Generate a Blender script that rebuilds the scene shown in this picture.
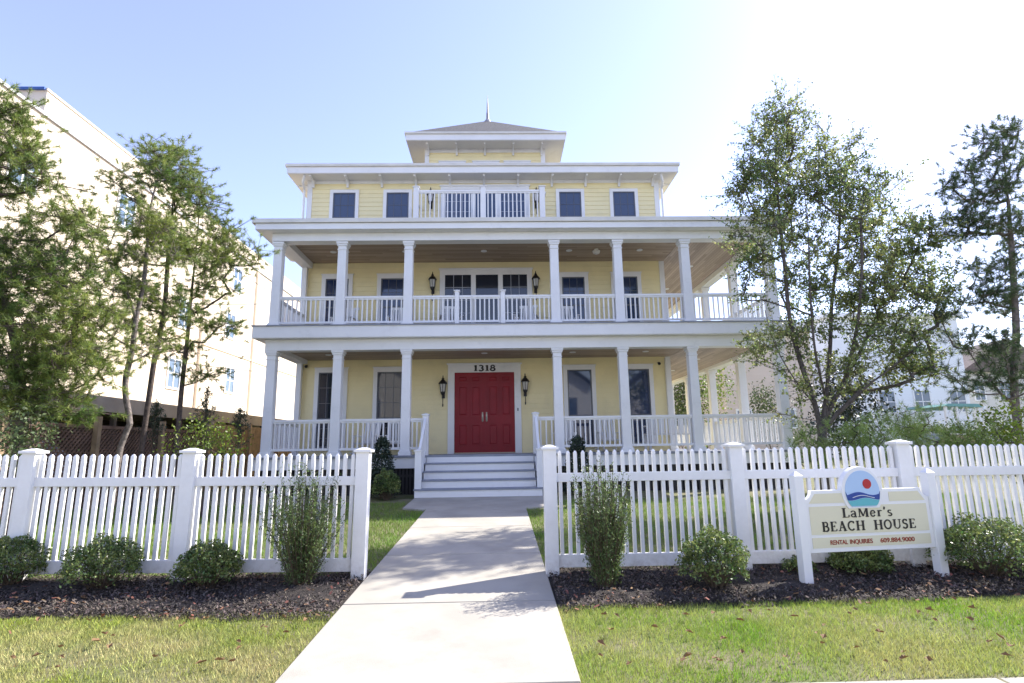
import bpy, math, random
import numpy as np
from mathutils import Vector, Matrix
R=math.radians
random.seed(7); rng=np.random.default_rng(11)
scn=bpy.context.scene
for o in list(bpy.data.objects): bpy.data.objects.remove(o)
C=scn.collection
# ------------------------------------------------------------------ camera
F=560.; PITCH=R(10.72); YAW=R(1.35); ROLL=R(0.85)
EYE=Vector((0,0,1.56))
fw=Vector((math.sin(YAW)*math.cos(PITCH),math.cos(YAW)*math.cos(PITCH),math.sin(PITCH)))
r0=Vector((math.cos(YAW),-math.sin(YAW),0)); u0=r0.cross(fw)
cr=r0*math.cos(ROLL)-u0*math.sin(ROLL); cu=cr.cross(fw)
cd=bpy.data.cameras.new('camera'); cam=bpy.data.objects.new('camera',cd); C.objects.link(cam)
M=Matrix((cr,cu,-fw)).transposed().to_4x4(); M.translation=EYE
cam.matrix_world=M
cd.sensor_width=36; cd.lens=F*36/1024; cd.clip_start=0.1; cd.clip_end=3000
scn.camera=cam
# ------------------------------------------------------------------ sky + sun
SUN_EL=R(41); SUN_AZ=R(62.6)      # azimuth clockwise from +Y
w=bpy.data.worlds.new('World'); scn.world=w; w.use_nodes=True
nt=w.node_tree; bg=nt.nodes['Background']
sky=nt.nodes.new('ShaderNodeTexSky'); sky.sky_type='NISHITA'; sky.sun_disc=False
sky.sun_elevation=SUN_EL; sky.sun_rotation=SUN_AZ; sky.air_density=1.0; sky.dust_density=.4; sky.ozone_density=1.5
hz=nt.nodes.new('ShaderNodeMix'); hz.data_type='RGBA'; hz.blend_type='ADD'; hz.inputs[0].default_value=1
hz.inputs[7].default_value=(.30,.20,.34,1)      # pale summer haze over the whole sky
tn=nt.nodes.new('ShaderNodeMix'); tn.data_type='RGBA'; tn.blend_type='MULTIPLY'; tn.inputs[0].default_value=1; tn.inputs[7].default_value=(1.,.895,.975,1)
nt.links.new(sky.outputs[0],tn.inputs[6]); nt.links.new(tn.outputs[2],hz.inputs[6]); nt.links.new(hz.outputs[2],bg.inputs[0]); bg.inputs[1].default_value=0.135
ld=bpy.data.lights.new('sun','SUN'); ld.energy=4.2; ld.angle=R(0.5); ld.color=(1,.95,.87)
sun=bpy.data.objects.new('sun',ld); C.objects.link(sun)
sd=Vector((math.sin(SUN_AZ)*math.cos(SUN_EL),math.cos(SUN_AZ)*math.cos(SUN_EL),math.sin(SUN_EL)))
sun.rotation_euler=sd.to_track_quat('Z','Y').to_euler(); sun.location=(20,10,25)
scn.view_settings.view_transform='Standard'; scn.view_settings.look='None'
scn.view_settings.exposure=1.5; scn.view_settings.gamma=1; scn.view_settings.use_curve_mapping=False
scn.cycles.max_bounces=8; scn.cycles.transparent_max_bounces=8

# ------------------------------------------------------------------ helpers
def gz(y):                       # ground height, rising gently to the house
    return 0.0398*min(max(y,3.0),12.6)
def at(px,py,d):                 # point of the place at depth d seen at a pixel
    v=fw+cr*((px-512)/F)-cu*((py-341.5)/F); return EYE+v*(d/v.y)

def mat(name,col,rough=.6,var=.0,scale=4.,bump=0.,bscale=40.,spec=.4,transl=0.,island=0.,col2=None,metal=0.,detail=6):
    m=bpy.data.materials.new(name); m.use_nodes=True; n=m.node_tree.nodes; l=m.node_tree.links
    b=n['Principled BSDF']; b.inputs['Roughness'].default_value=rough
    b.inputs['Specular IOR Level'].default_value=spec; b.inputs['Metallic'].default_value=metal
    c4=(*col,1); b.inputs['Base Color'].default_value=c4
    src=None
    if var>0 or col2:
        tc=n.new('ShaderNodeTexCoord'); nz=n.new('ShaderNodeTexNoise'); nz.inputs['Scale'].default_value=scale; nz.inputs['Detail'].default_value=detail
        l.new(tc.outputs['Object'],nz.inputs['Vector'])
        rp=n.new('ShaderNodeValToRGB'); a=col2 or tuple(c*(1-var) for c in col)
        rp.color_ramp.elements[0].position=.35; rp.color_ramp.elements[1].position=.65
        rp.color_ramp.elements[0].color=(*a,1); rp.color_ramp.elements[1].color=(*(col if col2 else tuple(min(1,c*(1+var)) for c in col)),1)
        l.new(nz.outputs['Fac'],rp.inputs[0]); src=rp.outputs[0]
    if island>0:
        g=n.new('ShaderNodeNewGeometry'); hs=n.new('ShaderNodeHueSaturation')
        mr=n.new('ShaderNodeMapRange'); mr.inputs['To Min'].default_value=1-island; mr.inputs['To Max'].default_value=1+island
        l.new(g.outputs['Random Per Island'],mr.inputs['Value']); l.new(mr.outputs[0],hs.inputs['Value'])
        mh=n.new('ShaderNodeMapRange'); mh.inputs['To Min'].default_value=.5+island*.06; mh.inputs['To Max'].default_value=.5-island*.06
        ml=n.new('ShaderNodeMath'); ml.operation='MULTIPLY'; ml.inputs[1].default_value=7.31
        mf=n.new('ShaderNodeMath'); mf.operation='FRACT'
        l.new(g.outputs['Random Per Island'],ml.inputs[0]); l.new(ml.outputs[0],mf.inputs[0]); l.new(mf.outputs[0],mh.inputs['Value']); l.new(mh.outputs[0],hs.inputs['Hue'])
        if src: l.new(src,hs.inputs['Color'])
        else: hs.inputs['Color'].default_value=c4
        src=hs.outputs[0]
    if src: l.new(src,b.inputs['Base Color'])
    if bump>0:
        tc=n.new('ShaderNodeTexCoord'); nz=n.new('ShaderNodeTexNoise'); nz.inputs['Scale'].default_value=bscale; nz.inputs['Detail'].default_value=8
        bp=n.new('ShaderNodeBump'); bp.inputs['Strength'].default_value=bump; bp.inputs['Distance'].default_value=.02
        l.new(tc.outputs['Object'],nz.inputs['Vector']); l.new(nz.outputs['Fac'],bp.inputs['Height']); l.new(bp.outputs[0],b.inputs['Normal'])
    if transl>0:
        t=n.new('ShaderNodeBsdfTranslucent'); mx=n.new('ShaderNodeMixShader'); mx.inputs[0].default_value=transl
        if src: l.new(src,t.inputs[0])
        else: t.inputs[0].default_value=c4
        l.new(b.outputs[0],mx.inputs[1]); l.new(t.outputs[0],mx.inputs[2]); l.new(mx.outputs[0],n['Material Output'].inputs[0])
    return m

def planks(name,c1,c2,axis,width,rough=.6):
    """boards running across `axis` (0: counted along x, 1: along y), each with its own tone and grain"""
    m=bpy.data.materials.new(name); m.use_nodes=True; n=m.node_tree.nodes; l=m.node_tree.links; b=n['Principled BSDF']
    b.inputs['Roughness'].default_value=rough
    tc=n.new('ShaderNodeTexCoord'); sp=n.new('ShaderNodeSeparateXYZ'); l.new(tc.outputs['Object'],sp.inputs[0])
    dv=n.new('ShaderNodeMath'); dv.operation='DIVIDE'; dv.inputs[1].default_value=width; l.new(sp.outputs[axis],dv.inputs[0])
    fl=n.new('ShaderNodeMath'); fl.operation='FLOOR'; l.new(dv.outputs[0],fl.inputs[0])
    # butt joints along the board
    ln=n.new('ShaderNodeMath'); ln.operation='MULTIPLY_ADD'; ln.inputs[1].default_value=.37; l.new(fl.outputs[0],ln.inputs[0])
    dl=n.new('ShaderNodeMath'); dl.operation='DIVIDE'; dl.inputs[1].default_value=2.2; l.new(sp.outputs[1-axis],dl.inputs[0]); l.new(dl.outputs[0],ln.inputs[2])
    f2=n.new('ShaderNodeMath'); f2.operation='FLOOR'; l.new(ln.outputs[0],f2.inputs[0])
    cb=n.new('ShaderNodeCombineXYZ'); l.new(fl.outputs[0],cb.inputs[0]); l.new(f2.outputs[0],cb.inputs[1])
    wn=n.new('ShaderNodeTexWhiteNoise'); l.new(cb.outputs[0],wn.inputs[0])
    mp=n.new('ShaderNodeMapping'); mp.inputs['Scale'].default_value=(30,2,2) if axis==0 else (2,30,2); l.new(tc.outputs['Object'],mp.inputs[0])
    nz=n.new('ShaderNodeTexNoise'); nz.inputs['Scale'].default_value=2; nz.inputs['Detail'].default_value=5; l.new(mp.outputs[0],nz.inputs[0])
    ad=n.new('ShaderNodeMath'); ad.operation='MULTIPLY_ADD'; ad.inputs[1].default_value=.6; l.new(wn.outputs[0],ad.inputs[0])
    m2=n.new('ShaderNodeMath'); m2.operation='MULTIPLY'; m2.inputs[1].default_value=.5; l.new(nz.outputs[0],m2.inputs[0]); l.new(m2.outputs[0],ad.inputs[2])
    rp=n.new('ShaderNodeValToRGB'); rp.color_ramp.elements[0].color=(*c1,1); rp.color_ramp.elements[1].color=(*c2,1); l.new(ad.outputs[0],rp.inputs[0])
    fr=n.new('ShaderNodeMath'); fr.operation='FRACT'; l.new(dv.outputs[0],fr.inputs[0])
    gt=n.new('ShaderNodeMath'); gt.operation='GREATER_THAN'; gt.inputs[1].default_value=.07; l.new(fr.outputs[0],gt.inputs[0])
    mr=n.new('ShaderNodeMapRange'); mr.inputs['To Min'].default_value=.35; l.new(gt.outputs[0],mr.inputs[0])
    mx=n.new('ShaderNodeMix'); mx.data_type='RGBA'; mx.blend_type='MULTIPLY'; mx.inputs[0].default_value=1
    l.new(rp.outputs[0],mx.inputs[6]); l.new(mr.outputs[0],mx.inputs[7]); l.new(mx.outputs[2],b.inputs['Base Color'])
    return m

class MB:
    def __init__(s): s.v=[]; s.f=[]
    def box(s,x0,x1,y0,y1,z0,z1):
        n=len(s.v); s.v+=[(x,y,z) for z in(z0,z1) for y in(y0,y1) for x in(x0,x1)]
        s.f+=[tuple(n+i for i in q) for q in((0,2,3,1),(4,5,7,6),(0,1,5,4),(2,6,7,3),(0,4,6,2),(1,3,7,5))]; return s
    def hexa(s,p):                # 8 points, bottom 4 ccw then top 4
        n=len(s.v); s.v+=[tuple(q) for q in p]
        s.f+=[tuple(n+i for i in q) for q in((3,2,1,0),(4,5,6,7),(0,1,5,4),(1,2,6,5),(2,3,7,6),(3,0,4,7))]; return s
    def bar(s,a,b,w,h,up=(0,0,1)):   # rectangular bar from a to b
        a=Vector(a); b=Vector(b); d=(b-a).normalized(); x=d.cross(Vector(up))
        x=x.normalized() if x.length>1e-4 else Vector((1,0,0)); y=x.cross(d)
        o=[x*(i*w/2)+y*(j*h/2) for i,j in((-1,-1),(1,-1),(1,1),(-1,1))]
        return s.hexa([a+q for q in o]+[b+q for q in o])
    def prism(s,poly,y0,y1,plane='xz'):   # polygon (u,v) extruded
        n=len(s.v); k=len(poly)
        for t in(y0,y1):
            for u,v in poly: s.v.append((u,t,v) if plane=='xz' else ((t,u,v) if plane=='yz' else (u,v,t)))
        s.f.append(tuple(range(n,n+k))); s.f.append(tuple(range(n+2*k-1,n+k-1,-1)))
        for i in range(k): s.f.append((n+i,n+k+i,n+k+(i+1)%k,n+(i+1)%k))
        return s
    def tube(s,pts,rad,seg=8,cap=True):
        pts=[Vector(p) for p in pts]; rad=rad if hasattr(rad,'__len__') else [rad]*len(pts); n=len(s.v)
        pu=None
        for i,p in enumerate(pts):
            d=(pts[min(i+1,len(pts)-1)]-pts[max(i-1,0)]).normalized()
            if pu is None: pu=d.cross(Vector((0.3,1,0.1))).normalized()
            pu=(pu-d*pu.dot(d)).normalized(); q=d.cross(pu)
            for k in range(seg):
                a=2*math.pi*k/seg; s.v.append(tuple(p+(pu*math.cos(a)+q*math.sin(a))*rad[i]))
        for i in range(len(pts)-1):
            for k in range(seg):
                a=n+i*seg+k; b=n+i*seg+(k+1)%seg; s.f.append((a,b,b+seg,a+seg))
        if cap: s.f.append(tuple(n+k for k in range(seg))[::-1]); s.f.append(tuple(n+(len(pts)-1)*seg+k for k in range(seg)))
        return s
    def lathe(s,prof,c,seg=16):   # profile [(r,z)], around vertical axis at c
        n=len(s.v)
        for r,z in prof:
            for k in range(seg): a=2*math.pi*(k+.5)/seg; s.v.append((c[0]+r*math.cos(a),c[1]+r*math.sin(a),c[2]+z))
        for i in range(len(prof)-1):
            for k in range(seg): a=n+i*seg+k; b=n+i*seg+(k+1)%seg; s.f.append((a,b,b+seg,a+seg))
        s.f.append(tuple(n+k for k in range(seg))[::-1]); s.f.append(tuple(n+(len(prof)-1)*seg+k for k in range(seg)))
        return s
    def ball(s,c,r,seg=12,rings=8):
        return s.lathe([(r*math.sin(math.pi*max(.02,min(.98,i/rings))),-r*math.cos(math.pi*i/rings)) for i in range(rings+1)],c,seg)
    def add(s,v,f):
        n=len(s.v); s.v+=[tuple(p) for p in v]; s.f+=[tuple(n+i for i in q) for q in f]; return s
ORG={}
def link(o,parent):
    C.objects.link(o)
    if parent is not None: o.parent=parent
    return o
def org(p): return ORG.get(p.name,Vector((0,0,0))) if p is not None else Vector((0,0,0))
def obj(name,mb,m,parent=None,smooth=False,bevel=0.,origin=None):
    o0=Vector(origin) if origin is not None else org(parent)
    me=bpy.data.meshes.new(name)
    if isinstance(mb,MB): me.from_pydata([(a-o0.x,b-o0.y,c-o0.z) for a,b,c in mb.v],[],mb.f)
    else:
        V,Fc=mb; k=Fc.shape[1]; me.vertices.add(len(V)); me.vertices.foreach_set('co',(V-np.array(o0)).astype(np.float32).ravel())
        me.loops.add(Fc.size); me.loops.foreach_set('vertex_index',Fc.astype(np.int32).ravel())
        me.polygons.add(len(Fc)); me.polygons.foreach_set('loop_start',np.arange(0,Fc.size,k,dtype=np.int32)); me.polygons.foreach_set('loop_total',np.full(len(Fc),k,dtype=np.int32))
        me.update(calc_edges=True); me.validate()
    me.materials.append(m)
    if smooth: me.polygons.foreach_set('use_smooth',[True]*len(me.polygons))
    o=bpy.data.objects.new(name,me); link(o,parent); o.location=o0-org(parent); ORG[o.name]=o0
    if bevel>0:
        b=o.modifiers.new('bevel','BEVEL'); b.width=bevel; b.segments=2; b.limit_method='ANGLE'
    return o
def tag(o,label=None,cat=None,group=None,kind=None):
    if label: o['label']=label
    if cat: o['category']=cat
    if group: o['group']=group
    if kind: o['kind']=kind
    return o
def thing(name,label,cat,loc,group=None):
    o=bpy.data.objects.new(name,None); C.objects.link(o); o.location=loc; o.empty_display_size=.3; ORG[o.name]=Vector(loc)
    return tag(o,label,cat,group)
def inst(src,parent,pos,name=None):    # copy of a mesh object at another place
    o=src.copy(); link(o,parent); o.location=Vector(pos)-org(parent); ORG[o.name]=Vector(pos); return o
def copy_tree(o,parent=None,loc=None):
    c=o.copy(); C.objects.link(c); c.parent=parent
    if loc is not None: c.location=loc
    for ch in list(o.children): copy_tree(ch,c)
    return c
def polystrip(pts,w0,w1,y):  # flat stroke list
    pass

# ------------------------------------------------------------------ materials
WHITE=mat('white_paint',(.78,.78,.77),.45,var=.03,scale=1.3,bump=.06,bscale=14)
VINYL=mat('white_vinyl',(.80,.80,.79),.35,var=.035,scale=2.2,bump=.03,bscale=9)
SIDING=mat('yellow_clapboard',(.84,.74,.43),.6,var=.04,scale=.8,bump=.08,bscale=60)
SHINGLE=mat('grey_shingle',(.085,.083,.085),.95,var=.35,scale=18,bump=.5,bscale=40)
DECKP=mat('grey_deck_paint',(.24,.26,.30),.55,var=.08,scale=5)
GUTTER=mat('gutter_metal',(.66,.64,.58),.45,var=.06,scale=3)
CEIL_X=planks('stained_ceiling_boards_across',(.22,.155,.105),(.52,.40,.29),1,.09)
CEIL_Y=planks('stained_boards_along_bounce_tint',(.24,.185,.145),(.54,.43,.345),0,.09)  # paler, pinker tone puts bounced light on the side ceiling into the colour
RED=mat('red_door_paint',(.235,.008,.016),.4,var=.08,scale=3,spec=.25)
BLACK=mat('black_iron',(.012,.012,.013),.4,spec=.5)
LGLASS=mat('frosted_lamp_glass',(.55,.53,.48),.15,spec=.6)
BRASS=mat('door_hardware',(.22,.20,.18),.3,metal=.9)
DARK=mat('underporch_shade',(.02,.02,.02),.9)
def glassmat(name,col,refl=.05):
    m=mat(name,col,refl,spec=.8); return m
GLASS=glassmat('window_glass',(.016,.032,.085),.04)
GLASS_DK=glassmat('window_glass_dark',(.015,.020,.034),.03)
GLASS_UP=mat('window_glass_blind',(.045,.07,.13),.12,spec=.7)
CONC=mat('concrete',(.36,.335,.285),.85,var=.10,scale=1.7,bump=.12,bscale=120)
ASPH=mat('asphalt',(.10,.098,.095),.9,var=.2,scale=20,bump=.3,bscale=200)
GRASSG=mat('turf_soil',(.10,.12,.035),.95,col2=(.17,.15,.085),scale=3,bump=.5,bscale=90)
GRASS=mat('grass_blades',(.23,.37,.035),.55,col2=(.46,.46,.15),scale=.9,transl=.3,island=.45,spec=.3)
GRASSY=mat('yard_grass_blades',(.16,.29,.04),.55,col2=(.20,.26,.06),scale=1.,transl=.3,island=.25,spec=.3)
MULCH=mat('mulch',(.05,.04,.034),.95,col2=(.022,.018,.016),scale=30,bump=1.,bscale=120)
CHIPS=mat('mulch_chips',(.085,.068,.058),.9,island=.7)
LITTER=mat('dead_leaves',(.17,.085,.045),.8,island=.6,transl=.1)
BARK=mat('pine_bark',(.16,.135,.12),.95,var=.35,scale=14,bump=.8,bscale=30)
BARK_DK=mat('dark_bark',(.085,.065,.055),.95,var=.35,scale=14,bump=.8,bscale=30)
BARK_GR=mat('pear_bark',(.10,.085,.075),.95,var=.35,scale=14,bump=.8,bscale=30)

def grime(m,col,lo,hi,scale,amt,zfall=None):
    n=m.node_tree.nodes; l=m.node_tree.links; b=n['Principled BSDF']; src=b.inputs['Base Color'].links[0].from_socket
    tc=n.new('ShaderNodeTexCoord'); nz=n.new('ShaderNodeTexNoise'); nz.inputs['Scale'].default_value=scale; nz.inputs['Detail'].default_value=9; nz.inputs['Roughness'].default_value=.7
    l.new(tc.outputs['Object'],nz.inputs['Vector']); mr=n.new('ShaderNodeMapRange'); mr.inputs['From Min'].default_value=lo; mr.inputs['From Max'].default_value=hi; mr.inputs['To Max'].default_value=amt; l.new(nz.outputs['Fac'],mr.inputs[0])
    f=mr.outputs[0]
    if zfall:      # mud splash fading out above the ground
        g=n.new('ShaderNodeNewGeometry'); sp=n.new('ShaderNodeSeparateXYZ'); l.new(g.outputs['Position'],sp.inputs[0]); m2=n.new('ShaderNodeMapRange')
        m2.inputs['From Min'].default_value=zfall[0]; m2.inputs['From Max'].default_value=zfall[1]; m2.inputs['To Min'].default_value=1; m2.inputs['To Max'].default_value=.12; l.new(sp.outputs[2],m2.inputs[0])
        mm=n.new('ShaderNodeMath'); mm.operation='MULTIPLY'; l.new(f,mm.inputs[0]); l.new(m2.outputs[0],mm.inputs[1]); f=mm.outputs[0]
    mx=n.new('ShaderNodeMix'); mx.data_type='RGBA'; l.new(f,mx.inputs[0]); l.new(src,mx.inputs[6]); mx.inputs[7].default_value=(*col,1); l.new(mx.outputs[2],b.inputs['Base Color'])
grime(VINYL,(.32,.27,.20),.42,.75,14,.75,(.28,.48))
grime(CONC,(.22,.20,.17),.52,.72,1.6,.45); grime(CONC,(.12,.11,.10),.66,.72,38,.5)
grime(WHITE,(.45,.44,.42),.55,.8,3.,.35); grime(SIDING,(.50,.44,.28),.5,.8,1.2,.35)
# ------------------------------------------------------------------ ground, walk, street
def sheet(name,xs,ys,m,dz=0.,kind='structure',noise=0.,edge=False):
    V=[];Fs=[]
    for y in ys:
        for x in xs: V.append((x,y,gz(y)+dz+(noise*(random.random()-.5))))
    nx=len(xs)
    for j in range(len(ys)-1):
        for i in range(nx-1): a=j*nx+i; Fs.append((a,a+1,a+nx+1,a+nx))
    mb=MB().add(V,Fs); return tag(obj(name,mb,m),kind=kind)
sheet('ground',[-400,-60,-20,0,20,60,400],[3.0,6,9,12.6,20,60,900],GRASSG)
sheet('street',[-400,0,400],[-400,-100,-12,1.2],ASPH,dz=-.16)
tag(obj('kerb',MB().box(-200,200,1.2,1.38,-.1,.1194),CONC),kind='structure')
sheet('verge',[-200,0,200],[1.38,2.14],GRASSG,dz=-.004)
# pavement (sidewalk) flags with joints
mb=MB()
x=-30.
while x<30:
    mb.box(x+.006,x+1.494,2.14,3.66,.02,.1494-.004); x+=1.5
tag(obj('sidewalk',mb,CONC,bevel=.008),kind='structure')
# front walk slabs
WX0,WX1=-1.385,.47
mb=MB(); ys=[3.668,5.25,7.1,8.95,10.78]
def slab(mb,x0,x1,y0,y1,th=.03,x2=None,x3=None):
    x2=x0 if x2 is None else x2; x3=x1 if x3 is None else x3
    mb.hexa([(x0,y0,gz(y0)-.1),(x1,y0,gz(y0)-.1),(x3,y1,gz(y1)-.1),(x2,y1,gz(y1)-.1),(x0,y0,gz(y0)+th),(x1,y0,gz(y0)+th),(x3,y1,gz(y1)+th),(x2,y1,gz(y1)+th)])
for a,b in zip(ys[:-1],ys[1:]): slab(mb,WX0,WX1,a+.008,b-.008)
slab(mb,-1.45,.52,10.79,11.0,.03,-1.85,.95); slab(mb,-1.85,.95,11.006,12.5,.03)
tag(obj('front_walk',mb,CONC,bevel=.006),kind='structure')

def blades(n,x0,x1,y0,y1,h,wd,excl,seed,name,m,z0=0.):
    g=np.random.default_rng(seed); X=g.uniform(x0,x1,n*2); Y=g.uniform(y0,y1,n*2)
    k=np.ones(len(X),bool)
    for e in excl: k&=~((X>e[0])&(X<e[1])&(Y>e[2])&(Y<e[3]))
    # thin patches
    k&=(np.sin(X*3.1+np.sin(Y*4.7)*1.3)+np.sin(Y*5.3+X*1.7)+g.uniform(-1.5,2.6,len(X)))>-1.2
    X=X[k][:n];Y=Y[k][:n]; n=len(X)
    Z=.0398*np.clip(Y,3,12.6)+z0
    a=g.uniform(0,2*np.pi,n); H=h*g.uniform(.45,1.25,n); la=g.uniform(0,2*np.pi,n); le=H*g.uniform(.1,.9,n); W=wd*g.uniform(.7,1.3,n)
    b1=np.stack([X-np.cos(a)*W,Y-np.sin(a)*W,Z],1); b2=np.stack([X+np.cos(a)*W,Y+np.sin(a)*W,Z],1)
    t=np.stack([X+np.cos(la)*le,Y+np.sin(la)*le,Z+H],1)
    V=np.stack([b1,b2,t],1).reshape(-1,3); Fc=np.arange(3*n).reshape(-1,3)
    return obj(name,(V,Fc),m)
GRASSL=mat('dry_grass_blades',(.29,.35,.06),.6,col2=(.53,.46,.23),scale=1.3,transl=.25,island=.45,spec=.2)
tag(blades(75000,-7.5,WX0+.012,3.66,5.12,.036,.0023,[],1,'grass',GRASSL),'dry pale grass of the lawn strip left of the walk','grass',kind='stuff')
tag(blades(75000,WX1-.012,7.5,3.66,5.12,.040,.0023,[],12,'grass',GRASS),'short yellow-green grass of the lawn strip right of the walk','grass',kind='stuff')
tag(blades(110000,-9,9.5,6.3,11.9,.06,.0045,[(WX0,WX1,0,10.8),(-1.9,1.0,10.7,13)],2,'grass',GRASSY),'green grass of the yard between picket fence and porch','grass',kind='stuff')

# mulch beds either side of the walk: gently mounded
def bed(x0,x1,yf,yb,seed):
    g=np.random.default_rng(seed); nx=int((x1-x0)/.06); ny=24; V=[];Fs=[]
    for j in range(ny+1):
        for i in range(nx+1):
            x=x0+(x1-x0)*i/nx; y=yf(x)+(yb-yf(x))*j/ny
            e=min(1,(j/ny)*5)*min(1,(1-j/ny)*6)*min(1,min(i,nx-i)/3)
            z=gz(y)+.006+e*(.03+.028*math.sin(x*2.3+y)*math.sin(y*5+x*.7))+e*g.uniform(-.012,.012)
            V.append((x,y,z))
    for j in range(ny):
        for i in range(nx): a=j*(nx+1)+i; Fs.append((a,a+1,a+nx+2,a+nx+1))
    return tag(obj('mulch_bed',MB().add(V,Fs),MULCH),kind='structure')
YFL=lambda x: 5.03+.03*math.sin(x*9.3)+.02*math.sin(x*23)+.08*math.sin(x*1.1)+max(0,(-x-3))*.05
YFR=lambda x: 4.99+.03*math.sin(x*8.1)+.02*math.sin(x*21)+.06*math.sin(x*1.4)+max(0,(x-1))*.06
bed(-8.0,WX0-.01,YFL,6.45,3); bed(WX1+.01,8.0,YFR,6.45,4)
def scatter(n,x0,x1,y0f,y1,size,name,m,seed,dz=.03,flat=.5,clump=None):
    g=np.random.default_rng(seed); X=g.uniform(x0,x1,n); y0=np.array([y0f(x) for x in X]); Y=y0+(y1-y0)*g.uniform(0,1,n)**(clump or 1)
    Z=.0398*np.clip(Y,3,12.6)+dz*g.uniform(.3,1.3,n)
    a=g.uniform(0,2*np.pi,n); L=size*g.uniform(.5,1.4,n); Wd=L*g.uniform(.25,.6,n)
    u=np.stack([np.cos(a)*L,np.sin(a)*L,L*flat*g.uniform(-1,1,n)],1); v=np.stack([-np.sin(a)*Wd,np.cos(a)*Wd,Wd*flat*g.uniform(-1,1,n)],1)
    c=np.stack([X,Y,Z],1); V=np.stack([c-u-v,c+u-v,c+u+v,c-u+v],1).reshape(-1,3)
    return obj(name,(V,np.arange(4*n).reshape(-1,4)),m)
tag(scatter(38000,-8,WX0-.02,YFL,6.4,.009,'mulch_chips',CHIPS,5,.05,1.),'dark shredded mulch chips covering the bed left of the walk','mulch',kind='stuff')
tag(scatter(38000,WX1+.02,8,YFR,6.4,.009,'mulch_chips',CHIPS,6,.05,1.),'dark shredded mulch chips covering the bed right of the walk','mulch',kind='stuff')
tag(scatter(900,-8,WX0-.05,lambda x:YFL(x)-.07,6.15,.017,'leaf_litter',LITTER,7,.07,.55),'rusty dead leaf litter strewn over the left mulch bed','leaf litter',kind='stuff')
tag(scatter(1100,WX1+.05,8,lambda x:YFR(x)-.07,6.15,.017,'leaf_litter',LITTER,8,.07,.55),'rusty dead leaf litter strewn over the right mulch bed','leaf litter',kind='stuff')
tag(scatter(60,-6,WX0-.1,lambda x:4.7,5.2,.016,'leaf_litter',LITTER,9,.05,.8),'dead leaves caught in grass along the left bed edge','leaf litter',kind='stuff')

# fallen leaves on the lawn, one by one
def leafmesh(i):
    g=random.Random(i); n=9; V=[(0,0,.012)];Fs=[]
    for k in range(n):
        a=2*math.pi*k/n; r=.03*(1.25 if k%2==0 else .75)*g.uniform(.8,1.1); V.append((r*math.cos(a),r*.7*math.sin(a),.012+abs(math.sin(a))*.018*g.uniform(.6,1.3)))
    for k in range(n): Fs.append((0,1+k,1+(k+1)%n))
    V.append((.055,0,.012));V.append((.03,.002,.01));V.append((.03,-.002,.01));Fs.append((n+1,n+2,n+3))
    return MB().add(V,Fs)
lf=[obj('fallen_leaf',leafmesh(i),LITTER) for i in range(3)]
pts=[(818,640),(880,640),(800,662),(825,632),(935,627),(690,640),(617,622),(655,635),(743,660),(975,637),(1012,655),(715,620),(1000,645),(770,617),(630,672),(905,660),(850,620),(785,665),(200,672),(112,643),(182,633),(60,655),(285,640),(240,655),(135,625),(305,627),(40,625),(870,610),(955,605),(690,665)]
_g=random.Random(5); pts+=[(_g.uniform(600,1015),_g.uniform(608,672)) for _ in range(26)]+[(_g.uniform(5,290),_g.uniform(622,678)) for _ in range(16)]
for i,(px,py) in enumerate(pts):
    v=fw+cr*((px-512)/F)-cu*((py-341.5)/F); t=-1.56/(v.z-.0398*v.y); p=EYE+v*t
    s=lf[i%3]; o=s if i<3 else s.copy()
    if i>=3: C.objects.link(o)
    o.location=(p.x,p.y,gz(p.y)+.042); o.rotation_euler=(random.uniform(-.4,.4),random.uniform(-.4,.4),random.uniform(0,6.3)); k=random.uniform(.55,1.05); o.scale=(k,k,k)
    tag(o,'curled brown dead leaf lying on the front lawn','fallen leaf','dead leaves scattered on the lawn strip')

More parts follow.
